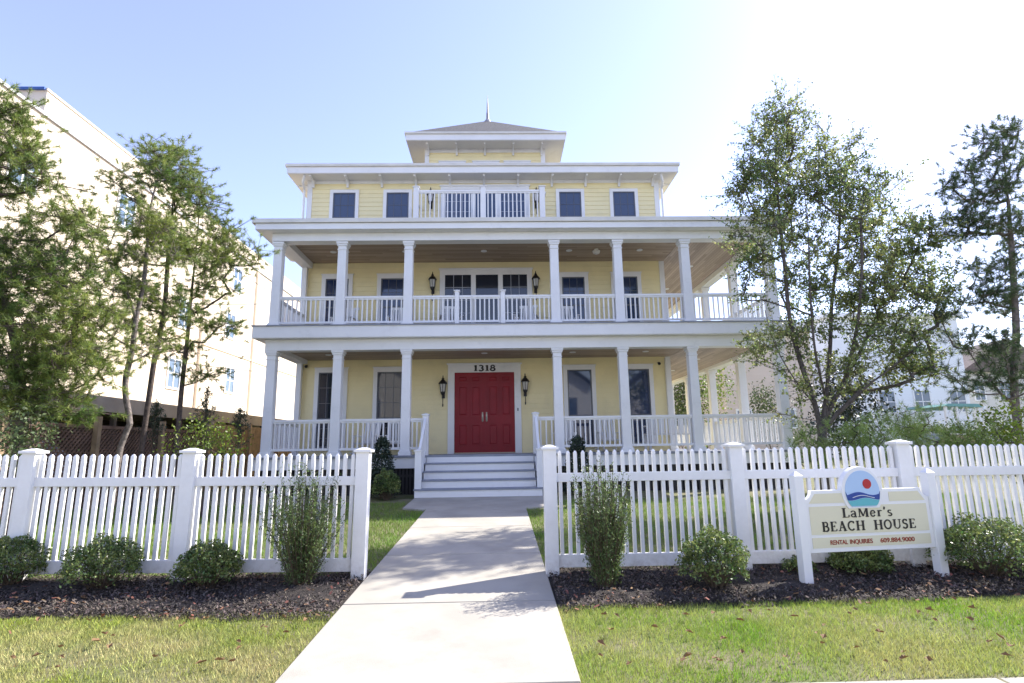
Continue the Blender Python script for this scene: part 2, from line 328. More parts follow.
# ------------------------------------------------------------------ picket fences
FY=6.17
def picket_mesh(z0,z1):
    s=.018; mb=MB(); mb.hexa([(-s,-s,z0),(s,-s,z0),(s,s,z0),(-s,s,z0),(-s,-s,z1-.022),(s,-s,z1-.022),(s,s,z1-.022),(-s,s,z1-.022)])
    n=len(mb.v); t=.006
    mb.v+=[(-t,-t,z1),(t,-t,z1),(t,t,z1),(-t,t,z1)]
    mb.f.pop(1); mb.f+=[(4,5,n+1,n),(5,6,n+2,n+1),(6,7,n+3,n+2),(7,4,n,n+3),(n,n+1,n+2,n+3)]
    return mb
def picket_fence(posts,label,cat,zs):
    x0=sum(posts)/len(posts); root=thing('picket_fence',label,cat,(x0,FY,gz(FY)))
    g=gz(FY); first=None; h=.069
    for i,x in enumerate(posts):
        p=obj('post',MB().box(x-h,x+h,FY-h,FY+h,g-.1,1.535),VINYL,root,bevel=.004)
        c=MB().box(x-.092,x+.092,FY-.092,FY+.092,1.533,1.560)
        c.hexa([(x-.078,FY-.086,1.559),(x+.078,FY-.086,1.559),(x+.078,FY+.086,1.559),(x-.078,FY+.086,1.559),(x-.02,FY-.02,1.583),(x+.02,FY-.02,1.583),(x+.02,FY+.02,1.583),(x-.02,FY+.02,1.583)])
        obj('post_cap',c,VINYL,p,bevel=.003)
    cnt=0; allp=[]
    for a,b in zip(posts[:-1],posts[1:]):
        for z0,z1,t in((1.19,1.282,.028),(.325,.452,.028)):
            obj('rail',MB().box(a+h-.001,b-h+.001,FY-t,FY+t,z0,z1),VINYL,root,bevel=.004)
        n=max(2,round((b-a-2*h)/.0862)); 
        for k in range(n): allp.append(a+h+(b-a-2*h)*(k+.5)/n)
    mid=min(posts,key=abs)
    allp.sort(key=lambda x:abs(x-mid))
    for k,x in enumerate(allp[:96]):
        pos=(x,FY,0)
        if first is None: first=obj('picket',picket_mesh(.34,1.52),VINYL,root,bevel=0); first.location=Vector(pos)-org(root); me=first.data; [setattr(v,'co',v.co+org(root)) for v in me.vertices]
        else:
            o=first.copy(); link(o,root); o.location=Vector(pos)-org(root)+Vector((random.uniform(-.002,.002),0,random.uniform(-.003,.003))); o.rotation_euler=(0,random.uniform(-.0035,.0035),random.uniform(-.05,.05))
    if allp[96:]:
        mb=MB(); pm=picket_mesh(.34,1.52)
        for x in allp[96:]: mb.add([(a+x,b+FY,c) for a,b,c in pm.v],pm.f)
        tag(obj('pickets',mb,VINYL,root),kind='stuff')
    return root
lfence=picket_fence([-8.62,-6.80,-4.965,-3.30,-1.476],'white vinyl picket fence run left of the concrete walk','fence',0)
lfence.rotation_euler=(0,.011,0); lfence.location.z+=.040
picket_fence([.53,2.543,4.38,6.2,8.02],'white vinyl picket fence run right of the concrete walk, behind the sign','fence',0)

# ------------------------------------------------------------------ the house
FZ=1.41          # porch floor
DZ=4.59          # upper deck floor
WF=16.0          # wall plane
WL,WR=-5.74,4.94
WB=29.0
PF=13.62         # porch floor front edge
PR=7.32          # porch floor right edge
PLX=-5.92
BACKP=23.3       # back end of the side porch
house=thing('beach_house','three storey yellow clapboard house with white columned double porches, red double door and square cupola','house',(-.4,16.,gz(16)))
def siding_ring(x0,x1,y0,y1,z0,z1,exp=.14):
    mb=MB(); z=z0
    while z<z1-1e-4:
        zt=min(z+exp,z1); n=len(mb.v)
        for off,zz in((.017 if z<7 else .014,z),(.001,zt)):
            mb.v+=[(x0-off,y0-off,zz),(x1+off,y0-off,zz),(x1+off,y1+off,zz),(x0-off,y1+off,zz)]
        for k in range(4): a=n+k;b=n+(k+1)%4; mb.f.append((a,b,b+4,a+4))
        mb.f.append((n,n+3,n+2,n+1)); mb.f.append((n+4,n+5,n+6,n+7))
        z=zt
    return mb
wall=obj('wall',siding_ring(WL,WR,WF,WB,.4,9.64),SIDING,house)
# corner boards
for x in(WL,WR):
    for y in (WF,WB):
        sx=-1 if x==WL else 1; sy=-1 if y==WF else 1; mb=MB()
        a=x+sx*.026; b=x-sx*.12; c=y+sy*.026; e=y-sy*.12
        mb.box(min(a,b),max(a,b),min(c,y),max(c,y),.5,9.6); mb.box(min(a,x),max(a,x),min(y+sy*-.0,e),max(y,e),.5,9.6)
        obj('corner_board',mb,WHITE,house)
# frieze board under main eave
mb=MB().box(WL-.035,WR+.035,WF-.035,WF-.001,9.53,9.66).box(WR+.001,WR+.035,WF,WB,9.53,9.66).box(WL-.035,WL-.001,WF,WB,9.53,9.66)
obj('frieze_board',mb,WHITE,house)

# ---- porches
# lower deck : floor + skirt + black block standing in for shade beneath
mb=MB().box(PLX,PR,PF,WF-.02,FZ-.05,FZ).box(WR+.03,PR,WF-.02,BACKP,FZ-.05,FZ)
pf=obj('porch_floor',mb,DECKP,house)
mb=MB().box(PLX+.04,PR-.04,PF+.04,PF+.08,FZ-.30,FZ-.05).box(PR-.08,PR-.04,PF+.08,BACKP-.04,FZ-.30,FZ-.05).box(PLX+.04,PLX+.08,PF+.08,WF-.03,FZ-.30,FZ-.05)
obj('skirt_board',mb,WHITE,house)
obj('crawl_space_shade',MB().box(PLX+.15,PR-.15,PF+.15,WF-.1,.4,FZ-.06).box(WR+.1,PR-.15,WF-.1,BACKP-.1,.4,FZ-.06),DARK,house)
# dark vertical lattice slats beneath skirt
x=PLX+.1
SLAT=mat('dark_lattice',(.045,.042,.04),.8)
for xa_,xb_ in((PLX+.1,-1.85),(.92,PR-.1)):
    mb=MB(); x=xa_
    while x<xb_: mb.box(x,x+.05,PF+.09,PF+.11,.42,FZ-.29); x+=.085
    mb.box(xa_,xb_+.03,PF+.111,PF+.125,.9,.96); obj('lattice_skirt',mb,SLAT,house)
# upper deck
def Lslab(name,z0,z1,ov,m,end=0.):
    mb=MB().box(PLX-ov,PR+ov,PF-ov,WF-.02,z0,z1).box(WR+.03,PR+ov,WF-.02,BACKP+end,z0,z1)
    return obj(name,mb,m,house,bevel=0)
Lslab('upper_deck_floor',DZ-.03,DZ,.13,DECKP)
def Lrim(name,z0,z1,front,thick,m,left=True):
    """band around the porch: outer face at `front` beyond the floor edge"""
    a=front; t=thick; mb=MB()
    mb.box(PLX-a,PR+a,PF-a,PF-a+t,z0,z1); mb.box(PR+a-t,PR+a,PF-a+t,BACKP,z0,z1)
    mb.box(PLX-a,PLX-a+t,PF-a+t,WF-.03,z0,z1)
    return obj(name,mb,m,house)
Lrim('upper_deck_fascia',4.28,4.56,.10,.06,WHITE)
Lrim('upper_deck_soffit',4.266,4.28,.09,.29,WHITE)
def beam(z0,z1,name):
    h=.15; y=13.88; mb=MB()
    mb.box(-5.63-h,7.07+h,y-h,y+h,z0,z1)
    mb.box(7.07-h,7.07+h,y+h,BACKP-.1,z0,z1); mb.box(-5.63-h,-5.63+h,y+h,WF-.03,z0,z1)
    return obj(name,mb,WHITE,house,bevel=.006)
beam(3.99,4.265,'porch_beam'); beam(6.84,7.05,'upper_porch_beam')
def ceiling(z,nm):
    obj(nm,MB().box(-5.47,4.94,14.04,WF-.03,z,z+.02),CEIL_X,house)
    obj(nm,MB().box(4.95,6.91,14.04,BACKP-.2,z-.003,z+.017),CEIL_Y,house)
ceiling(4.09,'porch_ceiling'); ceiling(7.0,'upper_porch_ceiling')
# columns
def column(x,y,z0,z1):
    c=thing('column','x','x',(x,y,z0)); 
    for k in ('label','category'): del c[k]
    c.parent=house; c.location=Vector((x,y,z0))-org(house)
    h=.115; ht=.105
    o=obj('shaft',MB().hexa([(x-h,y-h,z0),(x+h,y-h,z0),(x+h,y+h,z0),(x-h,y+h,z0),(x-ht,y-ht,z1),(x+ht,y-ht,z1),(x+ht,y+ht,z1),(x-ht,y+ht,z1)]),WHITE,c,bevel=.006)
    obj('base',MB().box(x-.15,x+.15,y-.15,y+.15,z0,z0+.09).box(x-.132,x+.132,y-.132,y+.132,z0+.09,z0+.12),WHITE,c,bevel=.004)
    obj('capital',MB().box(x-.148,x+.148,y-.148,y+.148,z1-.06,z1-.001).box(x-.13,x+.13,y-.13,y+.13,z1-.11,z1-.06).box(x-.122,x+.122,y-.122,y+.122,z1-.22,z1-.20),WHITE,c,bevel=.004)
    return c
CX=[-5.63,-4.0,-2.3,1.45,3.1,4.86,7.07]; CY=13.88
SY=[16.15,18.45,20.75,23.05]
c1=column(CX[0],CY,FZ,3.99); c2=column(CX[0],CY,DZ,6.83)
def ccopy(src,x,y,z0):
    c=src.copy(); C.objects.link(c); c.location=Vector((x,y,z0))-org(house)
    for ch in src.children:
        d=ch.copy(); C.objects.link(d); d.parent=c
for x in CX[1:]: ccopy(c1,x,CY,FZ); ccopy(c2,x,CY,DZ)
for y in SY: ccopy(c1,7.07,y,FZ); ccopy(c2,7.07,y,DZ)
# engaged pilasters against the wall at left end
for z0,z1 in((FZ,3.99),(DZ,6.83)):
    obj('pilaster',MB().box(-5.745,-5.60,WF-.17,WF-.03,z0,z1),WHITE,house,bevel=.005)
# railings; balusters collected, nearest 100 become parts
BAL=[]   # (railing, x, y, z0, z1)
def railing(a,b,zt,zb,par=house,upper=False):
    (x0,y0),(x1,y1)=a,b; L=math.hypot(x1-x0,y1-y0); mid=((x0+x1)/2,(y0+y1)/2,zb)
    c=thing('railing','x','x',mid)
    for k in ('label','category'): del c[k]
    c.parent=par; c.location=Vector(mid)-org(par)
    obj('top_rail',MB().bar((x0,y0,zt-.03),(x1,y1,zt-.03),.075,.055).bar((x0,y0,zt-.075),(x1,y1,zt-.075),.04,.04),WHITE,c,bevel=.004)
    obj('bottom_rail',MB().bar((x0,y0,zb+.03),(x1,y1,zb+.03),.05,.055),WHITE,c,bevel=.003)
    n=max(2,round(L/.121))
    for k in range(n):
        t=(k+.5)/n; BAL.append((c,x0+(x1-x0)*t,y0+(y1-y0)*t,zb+.05,zt-.09))
    return c
h=.11
for i,(a,b) in enumerate(zip(CX[:-1],CX[1:])):
    if i!=2: railing((a+h,CY),(b-h,CY),2.30,1.545)
    if i!=2: railing((a+h,CY),(b-h,CY),5.40,4.69)
railing((CX[2]+h,CY),(-1.86,CY),2.30,1.545); railing((.93,CY),(CX[3]-h,CY),2.30,1.545)
for a,b in ((CX[2]+h,-1.12),(-1.0,.05),(.17,CX[3]-h)): railing((a,CY),(b,CY),5.40,4.69)
for zt,zb in((2.30,1.545),(5.40,4.69)):
    ys_=[CY]+SY
    for a,b in zip(ys_[:-1],ys_[1:]): railing((7.07,a+h),(7.07,b-h),zt,zb)
    railing((-5.63,CY+h),(-5.63,WF-.17),zt,zb)
def newel(x,y,z0,z1,w=.07):
    o=obj('newel_post',MB().box(x-w,x+w,y-w,y+w,z0,z1),WHITE,house,bevel=.004)
    mb=MB().box(x-w-.022,x+w+.022,y-w-.022,y+w+.022,z1-.001,z1+.028)
    mb.hexa([(x-w-.01,y-w-.01,z1+.027),(x+w+.01,y-w-.01,z1+.027),(x+w+.01,y+w+.01,z1+.027),(x-w-.01,y+w+.01,z1+.027)]+[(x-.015,y-.015,z1+.05),(x+.015,y-.015,z1+.05),(x+.015,y+.015,z1+.05),(x-.015,y+.015,z1+.05)])
    obj('newel_cap',mb,WHITE,o,bevel=.003); return o
for x in(-1.06,.11): newel(x,CY,DZ,5.50,.055)
newel(-1.80,CY-.10,FZ-.3,2.36); newel(.87,CY-.10,FZ-.3,2.36)
# ---- entry steps
st=thing('entry_steps','x','x',(-.47,13.,.5)); del st['label']; del st['category']; st.parent=house; st.location=Vector((-.47,13.,.5))-org(house)
g0=gz(12.5)+.03; rise=(FZ-g0)/5
for k in range(5):
    y0=12.5+.28*k; zt=g0+rise*(k+1); xa,xb=(-1.88,.93) if k==0 else (-1.76,.81)
    if k<4:
        obj('tread',MB().box(xa,xb,y0-.025,y0+.30,zt-.035,zt),DECKP,st,bevel=.004)
    obj('riser',MB().box(xa+.02,xb-.02,y0,y0+.035,g0-.05 if k==0 else zt-rise+.001,zt-(.036 if k<4 else .052)),WHITE,st)
for x in(-1.80,.85):
    obj('stringer',MB().prism([(12.55,g0),(PF+.1,g0),(PF+.1,FZ-.06),(PF-.05,FZ-.06),(12.55,g0+rise-.04)],x-.03,x+.03,'yz'),WHITE,st)
for x in(-1.80,.87):
    n=newel(x,12.62,g0+rise,g0+rise+.80); 
    obj('stair_handrail',MB().bar((x,12.68,g0+rise+.72),(x,CY-.16,2.28),.06,.06),WHITE,st,bevel=.004)
    obj('stair_handrail',MB().bar((x,12.68,g0+rise+.10),(x,CY-.16,1.55),.045,.05),WHITE,st)
    for k in range(8):
        t=(k+.7)/8.4; y=12.68+(CY-.16-12.68)*t
        a=g0+rise+.10+(1.55-g0-rise-.10)*t; b=g0+rise+.72+(2.28-g0-rise-.72)*t
        obj('stair_baluster',MB().box(x-.016,x+.016,y-.016,y+.016,a,b),WHITE,st)
# ---- balusters
BAL.sort(key=lambda b:(b[2],abs(b[1])+ (0 if b[3]<3 else .0)))
rest=MB(); protos={}
for i,(c,x,y,z0,z1) in enumerate(BAL):
    s=.0165
    if i<100:
        key=round(z1-z0,3)
        if key not in protos:
            o=obj('baluster',MB().box(x-s,x+s,y-s,y+s,z0,z1),WHITE,c,origin=(x,y,z0)); protos[key]=o
        else: inst(protos[key],c,(x,y,z0))
    else: rest.box(x-s,x+s,y-s,y+s,z0,z1)
tag(obj('balusters',rest,WHITE,house),kind='stuff')

# ---- windows
def window(xc,w,z0,z1,y=WF,glass=GLASS_DK,muntin='grid',casing=.115,sill=True,parent=house,meet=.5,nx=2,nz=2,only='both',cap=True):
    mb=MB(); x0,x1=xc-w/2,xc+w/2; f=y-.05
    mb.box(x0,x0+casing,f,y-.001,z0,z1).box(x1-casing,x1,f,y-.001,z0,z1)
    if cap: mb.box(x0-.02,x1+.02,f-.012,y-.001,z1,z1+.035)
    mb.box(x0+casing,x1-casing,f,y-.001,z1-casing,z1)
    if sill: mb.box(x0-.03,x1+.03,f-.03,y-.001,z0-.06,z0)
    wn=obj('window',mb,WHITE,parent,bevel=0)
    gx0,gx1,gz0,gz1=x0+casing,x1-casing,z0,z1-casing
    obj('pane',MB().box(gx0,gx1,y-.024,y-.018,gz0,gz1),glass,wn)
    s=MB(); fr=.035; zm=gz0+(gz1-gz0)*meet; yf=y-.04
    s.box(gx0,gx0+fr,yf,y-.0245,gz0,gz1).box(gx1-fr,gx1,yf,y-.0245,gz0,gz1).box(gx0+fr,gx1-fr,yf,y-.0245,gz0,gz0+.05).box(gx0+fr,gx1-fr,yf,y-.0245,gz1-.035,gz1).box(gx0+fr,gx1-fr,yf-.003,y-.0245,zm-.02,zm+.02)
    obj('sash',s,WHITE if only!='dark' else SASHD,wn)
    if nx>1:
        t=.007; m_=MB()
        segs=[(zm,gz1)] if only in('top',) else [(gz0,zm),(zm,gz1)]
        for za,zb_ in segs:
            for k in range(1,nx): xx=gx0+(gx1-gx0)*k/nx; m_.box(xx-t,xx+t,y-.031,y-.0247,za,zb_)
            for k in range(1,nz): zz=za+(zb_-za)*k/nz; m_.box(gx0,gx1,y-.0305,y-.0246,zz-t,zz+t)
        obj('muntins',m_,SASHD if only=='dark' else MUNT,wn)
    return wn
MUNT=mat('muntin_bars',(.35,.37,.42),.5); SASHD=mat('dark_sash',(.10,.11,.13),.4)
for xc in(-4.79,-3.13): window(xc,.93,1.62,3.85,meet=.38,nx=3,nz=3,only='dark')
for xc in(2.30,3.97): window(xc,.93,1.62,3.85,meet=.38,nx=1,only='dark',glass=GLASS)
for xc in(-4.74,-3.12,2.22,3.80): window(xc,.90,4.78,6.63,meet=.5,nx=3,nz=2,only='dark',glass=GLASS)
for xc in(-4.64,-3.03,2.22,3.87): window(xc,.87,7.85,9.33,meet=.42,nx=3,nz=2,only='dark',glass=GLASS_UP,casing=.10,cap=False)
# side windows on the right wall, seen under the side porch
def triple(name,x0,x1,z0,z1,divs,glass,y=WF):
    mb=MB(); c=.10; f=y-.055
    mb.box(x0,x0+c,f,y-.001,z0,z1).box(x1-c,x1,f,y-.001,z0,z1).box(x0+c,x1-c,f,y-.001,z1-c,z1).box(x0-.03,x1+.03,f-.02,y-.001,z1,z1+.05)
    d=obj(name,mb,WHITE,house)
    e=[x0+c]+divs+[x1-c]
    for k in range(len(e)-1):
        a,b=e[k]+(.02 if k else 0),e[k+1]-(.02 if k<len(e)-2 else 0)
        obj('pane',MB().box(a+.05,b-.05,y-.024,y-.018,z0+.06,z1-c-.05),glass,d)
        s=MB().box(a,a+.05,y-.045,y-.017,z0,z1-c).box(b-.05,b,y-.045,y-.017,z0,z1-c).box(a+.05,b-.05,y-.045,y-.017,z1-c-.05,z1-c).box(a+.05,b-.05,y-.045,y-.017,z0,z0+.06)
        obj('leaf_frame',s,WHITE,d)
        if k!=1:
            m_=MB(); t=.008
            for q in(1,2): xx=a+.05+(b-a-.1)*q/3; m_.box(xx-t,xx+t,y-.031,y-.0247,z0+.06,z1-c-.05)
            for q in range(1,5): zz=z0+.06+(z1-c-.11-z0)*q/5; m_.box(a+.05,b-.05,y-.0305,y-.0246,zz-t,zz+t)
            obj('muntins',m_,MUNT,d)
    for k in range(1,len(e)-1): obj('mullion',MB().box(e[k]-.02,e[k]+.02,y-.05,y-.017,z0,z1-c),WHITE,d)
    return d
triple('balcony_door',-1.73,1.0,DZ+.02,6.76,[-.74,.06],GLASS_DK)
triple('balcony_door',-1.73,.97,7.55,9.42,[-.74,.0],GLASS_UP)
# lower entrance
mb=MB().box(-1.47,-1.285,WF-.06,WF-.001,FZ,3.92).box(.425,.61,WF-.06,WF-.001,FZ,3.92).box(-1.285,.425,WF-.06,WF-.001,3.69,3.92).box(-1.51,.65,WF-.08,WF-.001,3.92,3.96)
obj('door_frame',mb,WHITE,house)
def door(x0,x1,hand):
    y=WF-.035; d=obj('door',MB().box(x0,x1,y,WF-.018,FZ+.03,3.69),RED,house)
    w=x1-x0; m=MB(); cols=[(x0+.10,x0+w/2-.04),(x0+w/2+.04,x1-.10)]; rows=[(1.62,2.24),(2.44,3.32),(3.41,3.60)]
    fr=MB(); 
    for a,b in cols:
        for c_,e_ in rows:
            t=.02; fr.box(a,b,y-.012,y-.0005,c_,c_+t).box(a,b,y-.012,y-.0005,e_-t,e_).box(a,a+t,y-.0125,y-.0005,c_+t,e_-t).box(b-t,b,y-.0125,y-.0005,c_+t,e_-t)
            i=.045; fr.hexa([(a+i,y-.0005,c_+i),(b-i,y-.0005,c_+i),(b-i,y-.0005,e_-i),(a+i,y-.0005,e_-i),(a+i+.02,y-.014,c_+i+.02),(b-i-.02,y-.014,c_+i+.02),(b-i-.02,y-.014,e_-i-.02),(a+i+.02,y-.014,e_-i-.02)])
    obj('raised_panels',fr,RED,d)
    hx=x1-.055 if hand>0 else x0+.055
    hb=MB().box(hx-.022,hx+.022,y-.01,y-.001,2.30,2.50).tube([(hx,y-.04,2.42),(hx,y-.055,2.36),(hx,y-.04,2.30)],.009,6).tube([(hx,y-.005,2.42),(hx,y-.045,2.43)],.01,6).tube([(hx,y-.005,2.30),(hx,y-.045,2.29)],.01,6).tube([(hx,y-.002,2.53),(hx,y-.025,2.53)],.022,10)
    obj('handle',hb,BRASS,d)
door(-1.283,-.432,1); door(-.428,.423,-1)
obj('door_astragal',MB().box(-.455,-.405,WF-.049,WF-.0355,FZ+.03,3.69),RED,house)
obj('threshold',MB().box(-1.285,.425,WF-.12,WF-.018,FZ,FZ+.029),BRASS,house)
obj('doorbell',MB().box(.50,.53,WF-.072,WF-.06,2.58,2.66),BLACK,house)

# ---- lettering built from strokes
def arc(cx,cy,rx,ry,a0,a1,n=12): return [(cx+rx*math.cos(R(a0+(a1-a0)*i/n)),cy+ry*math.sin(R(a0+(a1-a0)*i/n))) for i in range(n+1)]
T,N_=.16,.06       # thick and thin stroke
GL={ # width, strokes [(points, width)]
'1':(.55,[([(.3,0),(.3,1)],T),([(.08,.82),(.3,.98)],N_),([(.08,.03),(.52,.03)],N_)]),
'3':(.62,[(arc(.28,.74,.22,.23,150,-80),.12),(arc(.27,.27,.26,.25,85,-150),.14)]),
'8':(.64,[(arc(.32,.74,.2,.22,0,360,18),.12),(arc(.32,.27,.25,.25,0,360,18),.14)]),
'L':(.66,[([(.18,0),(.18,1)],T),([(.02,.97),(.36,.97)],N_),([(.02,.03),(.6,.03),(.62,.25)],N_)]),
'a':(.55,[(arc(.24,.46,.2,.2,160,20),.08),([(.42,.5),(.42,.04),(.52,.03)],.12),(arc(.24,.19,.18,.16,30,330),.09)]),
'M':(1.0,[([(.14,0),(.14,1)],N_),([(.84,0),(.84,1)],T),([(.16,.96),(.48,.08)],.12),([(.48,.08),(.82,.96)],N_),([(0,.97),(.2,.97)],N_),([(.8,.97),(.98,.97)],N_),([(.02,.03),(.26,.03)],N_),([(.7,.03),(.98,.03)],N_)]),
'e':(.56,[([(.08,.36),(.46,.36)],N_),(arc(.27,.33,.2,.31,10,325,16),.10)]),
'r':(.46,[([(.14,0),(.14,.62)],.13),(arc(.32,.42,.16,.2,150,50),.09),([(.02,.62),(.16,.62)],N_),([(.02,.03),(.28,.03)],N_)]),
"'":(.24,[([(.12,1),(.12,.84),(.06,.72)],.10)]),
's':(.46,[(arc(.23,.48,.15,.14,40,250),.09),(arc(.22,.17,.17,.15,90,-140),.10)]),
'B':(.72,[([(.16,0),(.16,1)],T),([(.02,.97),(.36,.97)],N_),(arc(.36,.745,.2,.225,90,-90),.11),([(.2,.52),(.4,.52)],N_),(arc(.38,.27,.25,.25,90,-90),.13),([(.02,.03),(.4,.03)],N_)]),
'E':(.68,[([(.16,0),(.16,1)],T),([(.02,.97),(.58,.97),(.6,.8)],N_),([(.2,.52),(.44,.52)],N_),([(.44,.42),(.44,.62)],N_),([(.02,.03),(.6,.03),(.63,.22)],N_)]),
'A':(.82,[([(.12,0),(.4,.98)],N_),([(.4,1),(.7,0)],T),([(.2,.34),(.58,.34)],N_),([(0,.03),(.26,.03)],N_),([(.54,.03),(.84,.03)],N_)]),
'C':(.78,[(arc(.42,.5,.33,.46,45,315,18),.12),([(.66,.98),(.66,.74)],N_)]),
'H':(.88,[([(.16,0),(.16,1)],T),([(.72,0),(.72,1)],T),([(.2,.52),(.7,.52)],N_)]+[([(a,b),(a+.32,b)],N_) for a in(0,.56) for b in(.03,.97)]),
'O':(.86,[(arc(.42,.5,.34,.46,0,360,24),.12)]),
'U':(.84,[([(.16,1),(.16,.34)],T),([(.7,1),(.7,.34)],N_),(arc(.43,.34,.27,.3,180,360),.09),([(0,.97),(.32,.97)],N_),([(.56,.97),(.84,.97)],N_)]),
'S':(.62,[(arc(.31,.74,.2,.22,30,250),.12),(arc(.29,.27,.23,.25,85,-150),.13),([(.5,.98),(.5,.76)],N_)]),
' ':(.42,[])}
def text_mb(s,h,track=.1,wt=1.):
    """letters in local x (right) / z (up), thickness in -y; returns MB and width"""
    mb=MB(); x=0
    for ch in s:
        wd,st_=GL[ch]
        for pts,tw in st_:
            for (a,b),(c_,d_) in zip(pts[:-1],pts[1:]):
                dx,dz=c_-a,d_-b; L=math.hypot(dx,dz) or 1; ex,ez=dx/L*tw*.12,dz/L*tw*.12; nx_,nz_=-dz/L*tw*.61*wt,dx/L*tw*.61*wt
                q=[(a-ex-nx_,b-ez-nz_),(c_+ex-nx_,d_+ez-nz_),(c_+ex+nx_,d_+ez+nz_),(a-ex+nx_,b-ez+nz_)]
                P=[((x+u)*h,0,v*h) for u,v in q]; Q=[((x+u)*h,-.004-random.random()*.0006,v*h) for u,v in q]
                mb.hexa(P+Q)
        x+=wd+track
    return mb,(x-track)*h
def place(mb,M_): 
    o=MB(); o.add([tuple(M_@Vector(v)) for v in mb.v],mb.f); return o
INK=mat('black_lettering',(.012,.012,.014),.4); INKR=mat('dark_red_lettering',(.30,.05,.03),.5)
tm,tw=text_mb('1318',.165,.12,1.35)
obj('house_number',place(tm,Matrix.Translation((-.43-tw*.7,WF-.0605,3.73))@Matrix.Diagonal((1.4,1,1,1))),INK,house)

# ---- lanterns
def lantern(x,z,y=WF,par=house):
    b=MB(); yc=y-.16
    b.box(x-.045,x+.045,y-.04,y-.001,z-.30,z-.02)
    b.tube([(x,y-.03,z-.10),(x,yc+.06,z-.20),(x,yc,z-.12)],.012,6)
    b.lathe([(.012,-.55),(.022,-.50),(.012,-.45),(.014,-.25),(.05,-.20),(.07,-.16),(.075,-.13)],(x,yc,z),8)
    for k in range(6):
        a=2*math.pi*(k+.5)/6; b.tube([(x+.07*math.cos(a),yc+.07*math.sin(a),z-.13),(x+.095*math.cos(a),yc+.095*math.sin(a),z+.10)],.008,5)
    b.lathe([(.125,.10),(.12,.115),(.10,.15),(.05,.21),(.03,.22),(.045,.24),(.02,.27),(.012,.32),(.002,.35)],(x,yc,z),12)
    l=obj('wall_lantern',b,BLACK,par)
    obj('lantern_glass',MB().lathe([(.062,-.12),(.085,.095)],(x,yc,z),6),LGLASS,l); return l
lantern(-1.60,3.26); lantern(.73,3.29); lantern(-1.93,6.33); lantern(1.10,6.33); lantern(-2.02,9.0); lantern(1.18,9.0)
# ---- small fittings
for z,nm in ((4.09,0),(7.0,0)):
    for x,y in((-4.6,15),(-2.6,15),(-.4,15),(2.0,15),(4.0,15),(5.95,16.5),(5.95,19.0)):
        obj('recessed_light',MB().lathe([(.085,-.012),(.085,0)],(x,y,z-.001),16),WHITE,house)
def cam_(x,z): obj('security_camera',MB().box(x-.03,x+.03,WF-.06,WF-.017,z-.03,z+.03).ball((x,WF-.09,z-.02),.045,10,6),BLACK,house)
cam_(-5.50,3.93); cam_(4.62,3.90)
obj('ceiling_lamp',MB().lathe([(.03,-.16),(.09,-.13),(.11,-.06),(.05,-.03),(.06,0)],(2.75,14.9,6.999),14),GUTTER,house)
# downspouts
for pts_ in ([(WL+.0,15.60,9.62),(WL-.08,15.7,9.45),(WL-.10,15.93,9.30),(WL-.10,15.93,7.5)],[(WR,15.60,9.62),(WR+.08,15.7,9.45),(WR+.10,15.93,9.30),(WR+.10,15.93,7.5)],[(4.80,WF-.05,4.05),(4.80,WF-.05,1.45)]):
    obj('downspout',MB().tube(pts_,.035 if pts_[0][2]>5 else .018,8),WHITE if pts_[0][2]>5 else GUTTER,house)

# ---- porch roof (hipped, wraps front and right)
E0=.27
xl,xr,yf_=PLX-.0-E0,PR+E0,PF-.17
mb=MB()
o_=[(xl,yf_,7.36),(xr,yf_,7.36),(xr,BACKP+.1,7.36)]
top=7.75
V=[(xl,yf_,7.27),(xr,yf_,7.27),(WR+.02,WF-.02,top),(WL,WF-.02,top),(xr,BACKP,7.27),(WR+.02,BACKP,top),(xl,WF-.02,7.27)]
mb.add(V,[(0,1,2,3),(1,4,5,2),(0,3,6)]); 
obj('porch_roof',mb,SHINGLE,house)
mb=MB().box(xl,xr,yf_-.02,yf_+.02,7.22,7.335).box(xr-.02,xr+.02,yf_+.02,BACKP,7.22,7.335).box(xl-.02,xl+.02,yf_+.02,WF,7.22,7.335)
obj('porch_gutter',mb,GUTTER,house,bevel=.01)
a=.0
mb=MB().box(xl+.07,xr-.07,yf_+.03,yf_+.08,7.06,7.22).box(xr-.12,xr-.07,yf_+.08,BACKP,7.06,7.22).box(xl+.07,xl+.12,yf_+.08,WF-.03,7.06,7.22)
obj('porch_fascia',mb,WHITE,house)
mb=MB().box(xl+.08,xr-.08,yf_+.085,14.1,7.052,7.06).box(6.8,xr-.125,14.1,BACKP,7.052,7.06).box(xl+.125,-5.4,14.1,WF-.03,7.052,7.06)
obj('porch_eave_soffit',mb,WHITE,house)
# third floor balcony railing on porch roof
for x in(-2.30,-.41,1.27):
    newel(x,14.9,7.4,8.85,.075)
for a,b in((-2.30,-.41),(-.41,1.27)): railing((a+.08,14.9),(b-.08,14.9),8.78,7.62)
rest2=MB()
for c,x,y,z0,z1 in [b for b in BAL if b[3]>7]: rest2.box(x-.0165,x+.0165,y-.0165,y+.0165,z0,z1)
tag(obj('balcony_balusters',rest2,WHITE,house),kind='stuff')
# flat balcony deck
obj('roof_balcony_deck',MB().box(-2.40,1.37,14.8,WF-.02,7.5,7.56),DECKP,house)
for x in (-2.38,1.35):
    c=railing((x,14.98),(x,WF-.06),8.78,7.62)

